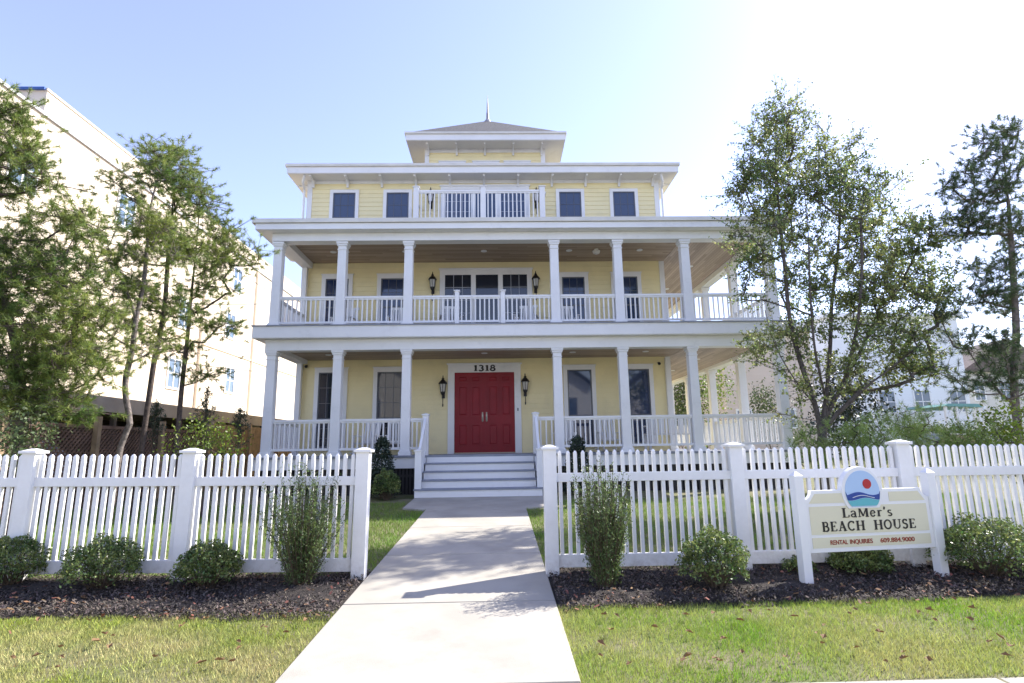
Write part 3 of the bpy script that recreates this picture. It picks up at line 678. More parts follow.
# ---- main roof: wide flat-looking hip with bracketed eave
EX0,EX1,EY0,EY1=-6.28,5.50,15.45,29.55
mb=MB().add([(EX0,EY0,9.90),(EX1,EY0,9.90),(EX1,EY1,9.90),(EX0,EY1,9.90),(-3.0,18.9,10.9),(2.2,18.9,10.9),(2.2,26,10.9),(-3.0,26,10.9)],[(0,1,5,4),(1,2,6,5),(2,3,7,6),(3,0,4,7),(4,5,6,7)])
obj('main_roof',mb,SHINGLE,house)
def ring(x0,x1,y0,y1,t,z0,z1):
    return MB().box(x0,x1,y0,y0+t,z0,z1).box(x0,x1,y1-t,y1,z0,z1).box(x0,x0+t,y0+t,y1-t,z0,z1).box(x1-t,x1,y0+t,y1-t,z0,z1)
obj('main_gutter',ring(EX0,EX1,EY0,EY1,.06,9.84,9.93),GUTTER,house,bevel=.01)
obj('main_fascia',ring(EX0+.05,EX1-.05,EY0+.05,EY1-.05,.05,9.645,9.84),WHITE,house)
obj('main_soffit',MB().box(EX0+.06,EX1-.06,EY0+.06,EY1-.06,9.632,9.644),WHITE,house)
def bracket(x,y,z,dx,dy,L,H,par=house,nm='eave_bracket'):
    """curved bracket under a soffit; (dx,dy) outward"""
    pr=[(0,0),(L,0),(L,-.05)]+[(L*(1-math.sin(R(t))*.88),-.05-(H-.05)*(1-math.cos(R(t)))) for t in(20,40,60,80,90)]+[(0,-H)]
    w_=.032; mb=MB(); n=len(pr)
    for s in(-w_,w_):
        for u,v in pr: mb.v.append((x+dx*u-dy*s,y+dy*u+dx*s,z+v))
    mb.f.append(tuple(range(n))[::-1]); mb.f.append(tuple(range(n,2*n)))
    for i in range(n): mb.f.append((i,(i+1)%n,n+(i+1)%n,n+i))
    return obj(nm,mb,WHITE,par)
for k in range(11):
    bracket(-5.58+k*1.035,WF-.036,9.632,0,-1,.38,.24)
for k in range(5):
    bracket(WR+.036,16.3+k*2.8,9.632,1,0,.40,.26); bracket(WL-.036,16.3+k*2.8,9.632,-1,0,.40,.26)

# ---- cupola
cp=thing('cupola','x','x',(-.43,20.6,10.4)); del cp['label']; del cp['category']; cp.parent=house; cp.location=Vector((-.43,20.6,10.4))-org(house)
QX0,QX1,QY0,QY1=-2.55,1.69,18.5,22.74
obj('cupola_wall',siding_ring(QX0,QX1,QY0,QY1,10.4,12.09),SIDING,cp)
obj('cupola_frieze',MB().box(QX0-.03,QX1+.03,QY0-.03,QY0-.001,11.96,12.09).box(QX1+.001,QX1+.03,QY0,QY1,11.96,12.09),WHITE,cp)
mb=MB()
for x in(QX0,QX1): mb.box(x-.03 if x==QX0 else x-.12,x+.12 if x==QX0 else x+.03,QY0-.032,QY0-.0005,10.5,11.96)
obj('cupola_corner_board',mb,WHITE,cp)
CE=(-3.19,2.42,17.84,23.4)
obj('cupola_soffit',MB().box(CE[0]+.05,CE[1]-.05,CE[2]+.05,CE[3]-.05,12.092,12.105),WHITE,cp)
obj('cupola_fascia',ring(CE[0]+.03,CE[1]-.03,CE[2]+.03,CE[3]-.03,.05,12.106,12.32),WHITE,cp)
obj('cupola_gutter',ring(CE[0]-.02,CE[1]+.02,CE[2]-.02,CE[3]+.02,.06,12.32,12.40),GUTTER,cp,bevel=.01)
ap=(-.37,20.6,14.55); FINM=mat('finial_metal',(.25,.25,.27),.5)
obj('cupola_roof',MB().add([(CE[0],CE[2],12.36),(CE[1],CE[2],12.36),(CE[1],CE[3],12.36),(CE[0],CE[3],12.36),ap],[(0,1,4),(1,2,4),(2,3,4),(3,0,4)]),SHINGLE,cp)
obj('finial',MB().lathe([(.16,-.12),(.12,.0),(.06,.06),(.055,.30),(.04,.40),(.028,.75),(.006,1.15)],ap,10),FINM,cp)
for k in range(5): bracket(-2.45+k*1.01,QY0-.031,12.092,0,-1,.45,.26,cp,'cupola_bracket')
for xc in(-1.60,-.40,.72): window(xc,.95,10.75,11.60,y=QY0,glass=GLASS_UP,parent=cp,nx=1,casing=.09)

# ------------------------------------------------------------------ porch chairs
CH=mat('white_chair_resin',(.74,.74,.73),.4)
def rocker():
    r=thing('rocking_chair','white slatted rocking chair','chair',(0,0,0),'white rocking chairs on the porches')
    mb=MB()
    for k in range(6): mb.box(-.25,.25,-.24+k*.08,-.24+k*.08+.065,.40-.008*k,.42-.008*k)
    obj('seat',mb,CH,r)
    mb=MB()
    for k in range(6):
        x=-.21+k*.084; mb.bar((x,.25,.42),(x,.42,1.12),.06,.018,(0,1,0))
    mb.bar((-.27,.43,1.13),(.27,.43,1.13),.03,.09); mb.bar((-.27,.26,.46),(.27,.26,.46),.03,.06)
    obj('backrest',mb,CH,r)
    for s in(-1,1):
        obj('arm',MB().box(s*.29-.04,s*.29+.04,-.28,.32,.64,.665),CH,r)
        for y in(-.24,.27): obj('leg',MB().bar((s*.27,y,.05),(s*.27,y,.64 if y<0 else .66),.04,.04,(0,1,0)),CH,r)
        obj('rocker_runner',MB().tube([(s*.27,-.42,.09),(s*.27,-.2,.035),(s*.27,0,.022),(s*.27,.25,.035),(s*.27,.52,.12)],.02,6),CH,r)
    return r
spots=[(-3.55,15.2,FZ,2.9,'white slatted rocking chair on the lower porch at the second window from the left'),
(-2.75,15.25,FZ,3.3,'white slatted rocking chair on the lower porch between that window and the red door'),
(1.75,15.2,FZ,3.0,'white slatted rocking chair on the lower porch just right of the red door'),
(2.95,15.2,FZ,3.3,'white slatted rocking chair on the lower porch between the two right windows'),
(-4.25,15.1,DZ,3.0,'white rocking chair leftmost on the upper porch'),
(-2.75,15.1,DZ,3.2,'white rocking chair on the upper porch left of the left lantern'),
(-1.3,15.0,DZ,3.3,'white rocking chair on the upper porch at the left pane of the balcony door'),
(.75,15.0,DZ,2.9,'white rocking chair on the upper porch at the right pane of the balcony door'),
(1.9,15.1,DZ,3.2,'white rocking chair on the upper porch right of the right lantern')]
r=rocker(); 
for i,(x,y,z,a_,lb) in enumerate(spots):
    o=r if i==0 else copy_tree(r); o.location=(x,y,z); o.rotation_euler=(0,0,a_-math.pi); o['label']=lb; o.scale=(.95,.95,.78)
# high-backed bench at the porch corner
bn=thing('porch_bench','white slatted bench with a tall back on the lower porch by the right corner column','bench',(4.45,14.9,FZ))
mb=MB()
for k in range(14): mb.box(3.87+k*.085,3.87+k*.085+.06,14.62,14.64,FZ+.45,FZ+.84)
mb.box(3.85,5.05,14.60,14.66,FZ+.84,FZ+.90); obj('backrest',mb,CH,bn)
obj('seat',MB().box(3.85,5.05,14.66,15.15,FZ+.42,FZ+.46),CH,bn)
for x in(3.88,5.02):
    for y in(14.63,15.12): obj('leg',MB().box(x-.03,x+.03,y-.03,y+.03,FZ,FZ+.42 if y>15 else FZ+.84),CH,bn)
    obj('arm',MB().box(x-.035,x+.035,14.67,15.2,FZ+.64,FZ+.67),CH,bn)

# ------------------------------------------------------------------ the sign
SA=Vector((2.88,5.56,gz(5.56))); SB=Vector((4.34,5.76,gz(5.76)))
mid=(SA+SB)/2; ang=math.atan2(SB.y-SA.y,SB.x-SA.x); L=(SB-SA).length
CREAM=mat('cream_sign_panel',(.72,.68,.50),.5); SW=mat('sign_white',(.80,.80,.80),.4)
SBL=mat('sign_pale_blue',(.42,.58,.80),.5); NAVY=mat('sign_navy_wave',(.02,.06,.28),.5); TEAL=mat('sign_teal_wave',(.12,.45,.50),.5); SRED=mat('sign_red_sun',(.45,.02,.02),.5)
sg=thing('sign','white and cream two-post wooden sign with round wave emblem before the right fence','sign',mid)
sg.rotation_euler=(0,0,ang)
def sobj(nm,mb,m,par=sg,bevel=0.):
    # mesh built in the sign's local frame
    me=bpy.data.meshes.new(nm); me.from_pydata(mb.v,[],mb.f); me.materials.append(m); o=bpy.data.objects.new(nm,me); C.objects.link(o); o.parent=par
    if bevel: b=o.modifiers.new('bevel','BEVEL'); b.width=bevel; b.segments=2; b.limit_method='ANGLE'
    return o
hw=L/2; zt=1.27-mid.z
for s in(-1,1):
    x=s*hw
    sobj('post',MB().box(x-.045,x+.045,-.045,.045,-.1,zt-.02),SW,bevel=.004)
    c_=MB(); c_.hexa([(x-.047,-.047,zt-.021),(x+.047,-.047,zt-.021),(x+.047,.047,zt-.021),(x-.047,.047,zt-.021),(x-.006,-.006,zt+.018),(x+.006,-.006,zt+.018),(x+.006,.006,zt+.018),(x-.006,.006,zt+.018)]); sobj('post_cap',c_,SW)
def rel(z): return z-mid.z
zb_=rel(.53)
X=hw-.046
out=[(-X,zb_),(X,zb_),(X,rel(1.115))]+[(X-.0-.075*math.sin(R(t)),rel(1.19)-.075*math.cos(R(t))) for t in(0,30,60,90)]+[]
out=[(-X,zb_),(X,zb_),(X,rel(1.10))]+[(X-.09+.09*math.cos(R(t)),rel(1.19)-.09*math.sin(R(t)))for t in()]
cc=[(X-.085*math.sin(R(t)),rel(1.105)-.085*math.cos(R(t))) for t in(0,22,45,67,90)]     # concave corner
out=[(-X,zb_),(X,zb_)]+cc+[(a*-1,b) for a,b in cc[::-1]]
sobj('board',MB().prism(out,-.022,.022),SW,bevel=.003)
sobj('cream_panel',MB().box(-X+.045,X-.045,-.026,-.0225,rel(.695),rel(.955)),CREAM)
sobj('cream_panel',MB().box(-X+.045,X-.045,-.026,-.0225,rel(.572),rel(.668)),CREAM)
for s in(-1,1):
    q=[(s*(X-.05),rel(.985)),(s*(X-.12),rel(1.075)),(s*.24,rel(1.075)),(s*.24,rel(.985))]
    sobj('cream_panel',MB().prism(q,-.026,-.0225),CREAM)
# round emblem
cz=rel(1.085); RD=.225
dome=[(RD*math.cos(R(t)),cz+RD*math.sin(R(t))*1.06) for t in range(-42,223,8)]
em=sobj('emblem',MB().prism(dome,-.034,.03),SW,bevel=.003); em.location=(-.055,0,0)
r2=.19
dom=[(r2*math.cos(R(t)),cz+r2*1.06*math.sin(R(t))) for t in range(-46,227,8)]
sobj('emblem_sky',MB().prism(dom,-.038,-.0345),SBL,em)
zt0=cz-.10
def wave(x,ph,amp,base): return base+amp*math.sin(x*19+ph)
def band(f0,f1,y,m,nm):
    mb=MB(); n=28
    xs=[-r2+2*r2*i/n for i in range(n+1)]
    lo=[];hi=[]
    for x in xs:
        lim=math.sqrt(max(0,1-(x/r2)**2))*r2*1.06; lim=max(lim,.0)
        a=max(f0(x),cz-min(lim,.135)); b=min(f1(x),cz+lim); b=max(b,a+.0005); lo.append((x,a)); hi.append((x,b))
    mb.prism(lo+hi[::-1],y-.003,y); sobj(nm,mb,m,em)
band(lambda x:-9,lambda x:wave(x,1.2,.012,cz-.075),-.0385,TEAL,'emblem_teal_wave')
band(lambda x:wave(x,1.2,.012,cz-.075)+.004,lambda x:wave(x,2.6,.016,cz-.02),-.0385,NAVY,'emblem_navy_wave')
sobj('emblem_foam_line',MB().tube([(-.12+i*.01,-.0425,wave(-.12+i*.01,1.9,.014,cz-.05)) for i in range(25)],.003,5),SW,em)
mb=MB(); mb.prism([(.055+.047*math.cos(R(t)),cz+.072+.047*math.sin(R(t))) for t in range(0,360,15)],-.0415,-.0385); sobj('emblem_red_sun',mb,SRED,em)
for word,hh,zz,x0_,wd_ in(("LaMer's",.088,rel(.845),-.30,.55),("BEACH",.088,rel(.722),-.53,.46),("HOUSE",.088,rel(.722),.035,.46)):
    tm,tw=text_mb(word,hh,.13); k=wd_/tw
    sobj('lettering',place(tm,Matrix.Translation((x0_,-.0262,zz))@Matrix.Diagonal((k,1,1,1))),INK)
def bfont(s,size,width,x,z,m):
    cu_=bpy.data.curves.new('t','FONT'); cu_.body=s; cu_.size=size; cu_.extrude=.002; cu_.offset=.0008
    to=bpy.data.objects.new('t',cu_); C.objects.link(to); dg=bpy.context.evaluated_depsgraph_get(); dg.update()
    me=bpy.data.meshes.new_from_object(to.evaluated_get(dg)); bpy.data.objects.remove(to)
    xs=[v.co.x for v in me.vertices]; k=width/(max(xs)-min(xs)); x0=min(xs)
    for v in me.vertices: c=v.co.copy(); v.co=((c.x-x0)*k+x,-.0282-c.z*1.,c.y+z)
    me.materials.clear(); me.materials.append(m); o=bpy.data.objects.new('lettering',me); C.objects.link(o); o.parent=sg
bfont('RENTAL',.058,.185,-.46,rel(.600),INKR); bfont('INQUIRIES',.058,.245,-.25,rel(.600),INKR); bfont('609.884.9000',.058,.38,.08,rel(.600),INKR)

# ------------------------------------------------------------------ foliage tools
def unit(g,n):
    v=g.normal(size=(n,3)); return v/np.linalg.norm(v,axis=1,keepdims=True)
def leaves(centers,size,g,aspect=.5,droop=0.,tri=False):
    n=len(centers); d=unit(g,n); d[:,2]-=droop; d/=np.linalg.norm(d,axis=1,keepdims=True)
    s=np.cross(d,unit(g,n)); s/=np.linalg.norm(s,axis=1,keepdims=True)
    L=(size*g.uniform(.6,1.3,n))[:,None]; a=centers-d*L/2; b=centers+d*L/2; m=centers+d*L*.05; w_=L*aspect/2
    V=np.stack([a,m+s*w_,b,m-s*w_],1).reshape(-1,3); return V,np.arange(4*n).reshape(-1,4)
def needles(c,axis,g,k,L,w_):
    """tufts: c (n,3) centres, axis (n,3)"""
    n=len(c); C_=np.repeat(c,k,0); A=np.repeat(axis,k,0); d=unit(g,n*k)*1.0+A*.5; d/=np.linalg.norm(d,axis=1,keepdims=True)
    s=np.cross(d,unit(g,n*k)); s/=np.linalg.norm(s,axis=1,keepdims=True); C_=C_-A*g.uniform(0,L*1.1,(n*k,1))
    Ln=(L*g.uniform(.6,1.15,n*k))[:,None]
    V=np.stack([C_-s*w_/2,C_+s*w_/2,C_+d*Ln],1).reshape(-1,3); return V,np.arange(3*n*k).reshape(-1,3)
def grow(stems,targets,up=.5,bend=.25,seg=4,seed=0):
    """stems: list of polylines (first starts at the base). returns nodes,parents,tips"""
    g=np.random.default_rng(seed); P=[];par=[];tip=[]
    def smooth(st_):
        st_=[np.array(q,float) for q in st_]; o=[]
        if len(st_)<3: return st_
        for i in range(len(st_)-1):
            a=st_[max(i-1,0)];b=st_[i];c=st_[i+1];d=st_[min(i+2,len(st_)-1)]; k=max(2,int(np.linalg.norm(c-b)/.22))
            for j in range(k): t=j/k; o.append(.5*((2*b)+(c-a)*t+(2*a-5*b+4*c-d)*t*t+(3*b-a-3*c+d)*t**3))
        o.append(st_[-1]); return o
    stems=[smooth(q) for q in stems]
    for st_ in stems:
        prev=-1
        if P: prev=int(np.argmin([(Vector(st_[0])-Vector(p)).length for p in P]))
        for q in (st_ if not P else st_[1:] if (Vector(st_[0])-Vector(P[prev])).length<.12 else st_): P.append(tuple(q)); par.append(prev); prev=len(P)-1
    base=np.array(P[0]); T_=np.array(targets); order=np.argsort(np.linalg.norm(T_-base,axis=1))
    for ti in order:
        t=T_[ti]; A=np.array(P); dv=t-A; dist=np.linalg.norm(dv,axis=1); pen=np.clip(-(dv[:,2])+up*dist*.6,0,None)
        k=int(np.argmin(dist+1.2*pen+(A[:,2]<base[2]+.6)*.8)); d=dist[k]; p0=A[k]
        if d<.05: continue
        m=(p0+t)/2+np.array([0,0,-bend*d*.4])+g.normal(size=3)*d*.045
        prev=k; ns=max(2,min(seg,int(d/.25)+1))
        for i in range(1,ns+1):
            u=i/ns; q=(1-u)**2*p0+2*u*(1-u)*m+u*u*t; P.append(tuple(q)); par.append(prev); prev=len(P)-1
        tip.append(prev)
    return np.array(P),np.array(par),tip
def wood(P,par,r_tip,expo,rmax,seg=6,name='trunk',m=BARK,parent=None,extra=()):
    n=len(P); cnt=np.zeros(n); ch=np.zeros(n,int)
    for i in range(n):
        if par[i]>=0: ch[par[i]]+=1
    for i in range(n-1,-1,-1):
        if cnt[i]==0: cnt[i]=1
        if par[i]>=0: cnt[par[i]]+=cnt[i]
    # nodes of extra stems can precede children: recompute by repeated pass
    cnt=np.where(ch==0,1.,0.); 
    for i in sorted(range(n),key=lambda i:-i):
        if ch[i]==0: cnt[i]=1
        if par[i]>=0: cnt[par[i]]+=cnt[i]
    rad=np.minimum(r_tip*cnt**expo,rmax); mb=MB()
    for i in range(n):
        if par[i]>=0:
            a=Vector(P[par[i]]);b=Vector(P[i])
            if (a-b).length<1e-3: continue
            ra=min(rad[par[i]],rad[i]*1.5); e=(b-a).normalized()*rad[i]*.3
            mb.tube([a-e,b+e],[ra,rad[i]],seg if rad[i]>.02 else 4,False)
    for a,b in extra: mb.tube([tuple(a),tuple(b)],[.005,.003],3,False)
    return obj(name,mb,m,parent,smooth=True)
def blob(g,c,r,n):      # n targets in an ellipsoid, favouring the shell
    u=unit(g,n)*(g.uniform(.15,1,n)**.5)[:,None]; return np.array(c)+u*np.array(r)
def pix(px,py,d): return tuple(at(px,py,d))
def blobs_px(g,lst,d,dy=1.0):
    """each (px,py,rx,ry,n[,depth offset]) -> targets"""
    out=[]
    for b in lst:
        px,py,rx,ry,n=b[:5]; dd=d+(b[5] if len(b)>5 else 0); c=at(px,py,dd); k=dd/F
        out.append(blob(g,(c.x,c.y,c.z),(rx*k,min(rx,ry)*k*dy+.25,ry*k*1.05),n))
    return np.concatenate(out)
PINE=mat('pine_needles',(.10,.165,.035),.5,transl=.40,island=.6,col2=(.27,.32,.07),scale=1.4)
PINEB=mat('blue_pine_needles',(.06,.105,.045),.5,transl=.35,island=.5,col2=(.12,.17,.06),scale=1.4)
PEAR=mat('pear_leaves',(.13,.19,.06),.45,transl=.45,island=.6,col2=(.30,.33,.11),scale=1.1,spec=.5)
BOX=mat('boxwood_leaves',(.065,.11,.028),.45,transl=.32,island=.65,col2=(.21,.26,.08),scale=5,spec=.5)
GREY=mat('grey_green_leaves',(.11,.16,.05),.5,transl=.34,island=.45,spec=.5)
HOLLY=mat('dark_holly_leaves',(.018,.036,.018),.4,island=.4,spec=.5)
LIME=mat('lime_leaves',(.15,.21,.03),.5,transl=.35,island=.4)
FARG=mat('far_leaves',(.055,.085,.03),.6,transl=.25,island=.45,col2=(.10,.13,.05),scale=.7)
TWIG=mat('shrub_stems',(.10,.075,.05),.9)
# ---- pear tree (multi-stem) right of the house
g=np.random.default_rng(21)
D0=10.5
pr=thing('pear_tree','tall multi-stemmed leafy tree with open grey-green crown between house and right pine','tree',pix(822,452,D0))
b0=pix(822,470,D0); b0=(b0[0],b0[1],gz(D0)-.05)
S=[[b0,pix(822,440,D0),pix(815,405,D0),pix(800,360,D0),pix(790,320,D0-.1),pix(785,270,D0-.1),pix(780,220,D0),pix(776,170,D0),pix(776,120,D0)],
[pix(822,440,D0),pix(826,400,D0),pix(830,350,D0),pix(832,300,D0+.2),pix(838,250,D0+.3),pix(840,200,D0+.3),pix(838,150,D0+.3)],
[pix(824,420,D0),pix(845,380,D0+.1),pix(868,335,D0+.2),pix(885,290,D0+.4),pix(892,240,D0+.5),pix(890,200,D0+.5)],
[pix(824,428,D0),pix(860,392,D0-.3),pix(895,365,D0-.4),pix(925,340,D0-.5)],
[pix(815,405,D0),pix(795,380,D0-.3),pix(775,345,D0-.4),pix(765,310,D0-.5)],
[pix(826,400,D0),pix(815,350,D0-.4),pix(810,290,D0-.5),pix(808,230,D0-.5),pix(802,170,D0-.4)],
[pix(845,380,D0+.1),pix(858,320,D0-.4),pix(862,260,D0-.5),pix(860,210,D0-.5)]]
tg=blobs_px(g,[(777,130,26,45,42),(765,185,34,40,46),(800,170,38,45,42),(845,165,24,30,24),(765,240,34,34,34),(815,225,50,45,50),(868,205,34,38,40),(880,250,42,38,46),(915,250,28,34,26),(925,285,26,22,22),(840,285,62,35,42),(755,285,16,30,12),(905,310,42,30,34),(850,340,60,30,26),(905,350,48,22,26),(768,340,24,26,10),(785,395,20,30,6),(840,380,40,25,16),(790,345,26,24,14),(905,372,34,16,14),(870,300,30,26,14),(800,285,28,24,14)],D0,1.15)
P,par,tips=grow(S,tg,up=.45,bend=.2,seg=4,seed=3)
tp=P[tips]; bs=P[np.array([par[i] for i in tips])]; n=len(tp); K=8
ends=np.repeat(tp,K,0)+g.normal(size=(n*K,3))*[.19,.19,.18]+[0,0,.03]; root_=np.repeat(tp*.65+bs*.35,K,0)
wood(P,par,.0055,.50,.095,7,'trunk',BARK_GR,pr,extra=list(zip(root_,ends)))
J=13; u=g.uniform(.25,1.08,(n*K*J,1)); cen=np.repeat(root_,J,0)*(1-u)+np.repeat(ends,J,0)*u+g.normal(size=(n*K*J,3))*.028
obj('crown',leaves(cen,.055,g,.62,.3),PEAR,pr)
# ---- pines
def pine(name,label,stems,bl,d,seed,m,bark,k=56,L=.10,w_=.0068,rmax=.11,per=7,parent=None,dy=1.1,spread=.2,grp=None,expo=.5,up=.1):
    g=np.random.default_rng(seed); b=stems[0][0]; r=thing(name,label,'tree',b,grp)
    bl=[(b_[0],b_[1],b_[2],b_[3],int(b_[4]*1.35)) for b_ in bl]
    tg=blobs_px(g,bl,d,dy); P,par,tips=grow(stems,tg,up=up,bend=.3,seg=5,seed=seed)
    tp=P[tips]; base=P[np.array([par[i] for i in tips])]; ax=tp-base; ax/=np.linalg.norm(ax,axis=1,keepdims=True)+1e-6; ax[:,2]+=.35; ax/=np.linalg.norm(ax,axis=1,keepdims=True)
    n=len(tp); st0=np.repeat(tp*.5+base*.5,per,0); c=np.repeat(tp,per,0)+g.normal(size=(n*per,3))*spread*np.array([1,1,.75]); c[::per]=tp
    A=c-st0; A/=np.linalg.norm(A,axis=1,keepdims=True)+1e-6; A+=unit(g,n*per)*.25+[0,0,.25]; A/=np.linalg.norm(A,axis=1,keepdims=True)
    wood(P,par,.006,expo,rmax,7,'trunk',bark,r,extra=list(zip(st0,c)))
    V,Fc=needles(c,A,g,k,L,w_); obj('crown',(V,Fc),m,r); return r
def foot(px,d,x=None): q=at(px,450,d); return (q.x,q.y,gz(d)-.05)
pine('pine_tree','tall open pine with bare upper trunk at the right edge of the yard',
 [[foot(1020,10),pix(1018,430,10),pix(1014,380,10),pix(1016,330,10),pix(1012,260,10),pix(1008,200,10),pix(1003,150,10),pix(1001,125,10)]],
 [(1003,135,22,20,22),(985,160,26,14,14),(985,190,26,16,18),(1020,180,26,24,18),(955,185,16,12,9),(960,225,22,18,16),(990,225,26,16,18),(1035,230,30,30,20),(1000,265,34,14,18),(1030,300,30,26,18),(985,290,28,14,14),(945,305,22,10,8),(965,340,26,14,9),(1000,350,30,24,20),(1010,385,22,14,10),(975,380,22,12,7),(940,370,18,10,5)],10,31,PINEB,BARK,k=52,per=6)
pine('pine_tree','dense light green pine filling the left edge above the picket fence',
 [[foot(20,8.3),pix(22,430,8.3),pix(18,360,8.3),pix(0,280,8.3),pix(-22,200,8.3),pix(-35,120,8.3)],[pix(-22,200,8.3),pix(-10,140,8.3),pix(0,105,8.3)],[pix(0,280,8.3),pix(45,240,8.2),pix(85,215,8.1)]],
 [(5,108,17,15,24),(10,145,22,22,24),(-5,180,30,20,20),(35,175,24,14,12),(50,215,30,14,14),(88,222,22,20,12),(20,250,38,24,34),(70,275,38,24,30),(20,300,44,30,44),(80,320,34,30,34),(30,350,44,26,44),(85,360,28,22,22),(10,390,36,22,30),(55,400,40,18,22),(-50,300,40,60,30),(-50,200,40,50,22)],8.3,32,PINE,BARK_DK,k=52,per=7,spread=.2,L=.095,rmax=.10)
pine('pine_tree','slim pine with a bent pale grey trunk, leftmost of the three behind the left fence',
 [[foot(117,9.6),pix(121,446,9.6),pix(130,424,9.6),pix(126,398,9.6),pix(126,377,9.6),pix(133,348,9.6),pix(136,319,9.6),pix(143,289,9.6),pix(147,250,9.6),pix(150,210,9.6),pix(160,170,9.6)],[pix(136,319,9.6),pix(125,285,9.4),pix(108,262,9.3)]],
 [(160,165,26,18,24),(135,190,20,18,12),(145,225,32,18,20),(115,250,24,14,12),(125,285,28,16,14),(160,255,24,14,12),(118,320,22,12,9),(150,345,22,10,7)],9.6,33,PINE,BARK,k=52,per=7,L=.09,rmax=.105)
pine('pine_tree','straight dark-trunked pine in the middle of the three behind the left fence',
 [[foot(139,10.6),pix(143,440,10.6),pix(149,398,10.6),pix(155,357,10.6),pix(164,313,10.6),pix(168,260,10.6),pix(172,215,10.6),pix(175,175,10.6)]],
 [(178,165,20,20,20),(190,200,26,20,22),(165,235,30,18,20),(160,290,30,12,8),(150,335,30,10,7),(195,250,24,16,14),(178,310,26,12,10),(140,300,22,12,8)],10.6,34,PINE,BARK_DK,k=52,per=7,L=.09,rmax=.085)
pine('pine_tree','slender dark-trunked pine nearest the house of the three behind the left fence',
 [[foot(175,11.6),pix(178,430,11.6),pix(182,386,11.6),pix(187,342,11.6),pix(192,289,11.6),pix(197,240,11.6),pix(200,200,11.6)]],
 [(200,195,18,22,16),(215,230,26,16,18),(245,255,20,10,9),(210,265,30,16,18),(212,290,28,12,12),(175,310,26,10,7),(208,320,26,8,8),(203,372,26,5,8),(190,345,22,5,4),(225,250,24,12,10),(170,345,20,8,6),(225,325,20,6,6)],11.6,35,PINE,BARK_DK,k=52,per=7,L=.09,rmax=.08)

# ---- shrubs of the beds
def ball_shrub(x,y,r,hh,seed,label,m=BOX,n=5200,size=.03,grp='round clipped shrubs along the picket fence'):
    g=np.random.default_rng(seed); z=gz(y); s=thing('boxwood_shrub',label,'shrub',(x,y,z),grp)
    u=unit(g,n); u[:,2]=np.abs(u[:,2])*1.0-.25*(g.uniform(0,1,n)<.35); rr=g.uniform(.45,1,n)**.35
    lump=1+.15*np.sin(u[:,0]*7+seed)*np.sin(u[:,1]*6+seed*2)+.07*np.sin(u[:,2]*9+u[:,0]*5)
    c=u*(rr*lump)[:,None]*[r,r,hh*.68]; c+=[x,y,z+hh*.44]; c[:,2]=np.maximum(c[:,2],z+.03)
    V,Fc=leaves(c,size,g,.55,-.15); obj('foliage',(V,Fc),m,s)
    tw=MB()
    for k in range(60):
        q=c[g.integers(n)]; tw.tube([(x+g.uniform(-.05,.05),y+g.uniform(-.05,.05),z-.02),tuple((q*.5+np.array([x,y,z+.05])*.5)+g.normal(size=3)*.02),tuple(q)],[.007,.004,.002],4,False)
    obj('stems',tw,TWIG,s); return s
def gp(px,py):
    v=fw+cr*((px-512)/F)-cu*((py-341.5)/F); t=-1.56/(v.z-.0398*v.y); return EYE+v*t
for i,(px,py,r_,hh,lb) in enumerate([(10,590,.29,.46,'round green boxwood at the far left end of the bed'),(100,592,.35,.45,'wide round boxwood in front of the first full fence panel from the left'),(206,590,.30,.40,'low round pale-leaved boxwood beside the feathery shrub left of the walk'),(717,592,.31,.50,'round dark boxwood in the right bed between feathery shrub and sign'),(862,575,.30,.27,'low dark boxwood directly below the sign board')]):
    p=gp(px,py); ball_shrub(p.x,p.y,r_,hh,40+i,lb)
p=gp(985,580); ball_shrub(p.x+.1,p.y,.48,.52,47,'large dark rounded shrub at the right end of the bed',n=8000)
p=gp(820,582); 
ball_shrub(3.05,6.0,.16,.16,48,'small low green plant at the foot of the left sign post',n=700,grp=None)
# porch foundation shrubs
ball_shrub(-2.44,12.4,.30,.55,50,'round clipped shrub against the porch left of the steps',n=5200,size=.04,grp=None)
def cone_shrub(x,y,z,h_,r_,seed,label,m=HOLLY):
    g=np.random.default_rng(seed); s=thing('conical_holly',label,'shrub',(x,y,z),'dark holly shrubs flanking the steps'); n=4200
    t=g.uniform(0,1,n)**1.2; a=g.uniform(0,2*np.pi,n); R_=r_*(1-t)**.55*(.82+.16*np.sin(t*31+a*3)+.14*np.sin(t*13-a*2+seed))*g.uniform(.5,1,n)**.4+.03
    c=np.stack([x+np.cos(a)*R_,y+np.sin(a)*R_,z+.08+t*h_],1)+g.normal(size=(n,3))*.03; obj('foliage',leaves(c,.055,g,.55,-.3),m,s)
    obj('trunk',MB().tube([(x,y,z-.05),(x,y,z+h_*.9)],[.025,.006],6),TWIG,s)
cone_shrub(-2.66,12.9,.5,1.22,.36,51,'dark conical holly by the porch left of the steps')
cone_shrub(1.76,12.9,.5,1.18,.36,52,'dark conical holly by the porch right of the steps')
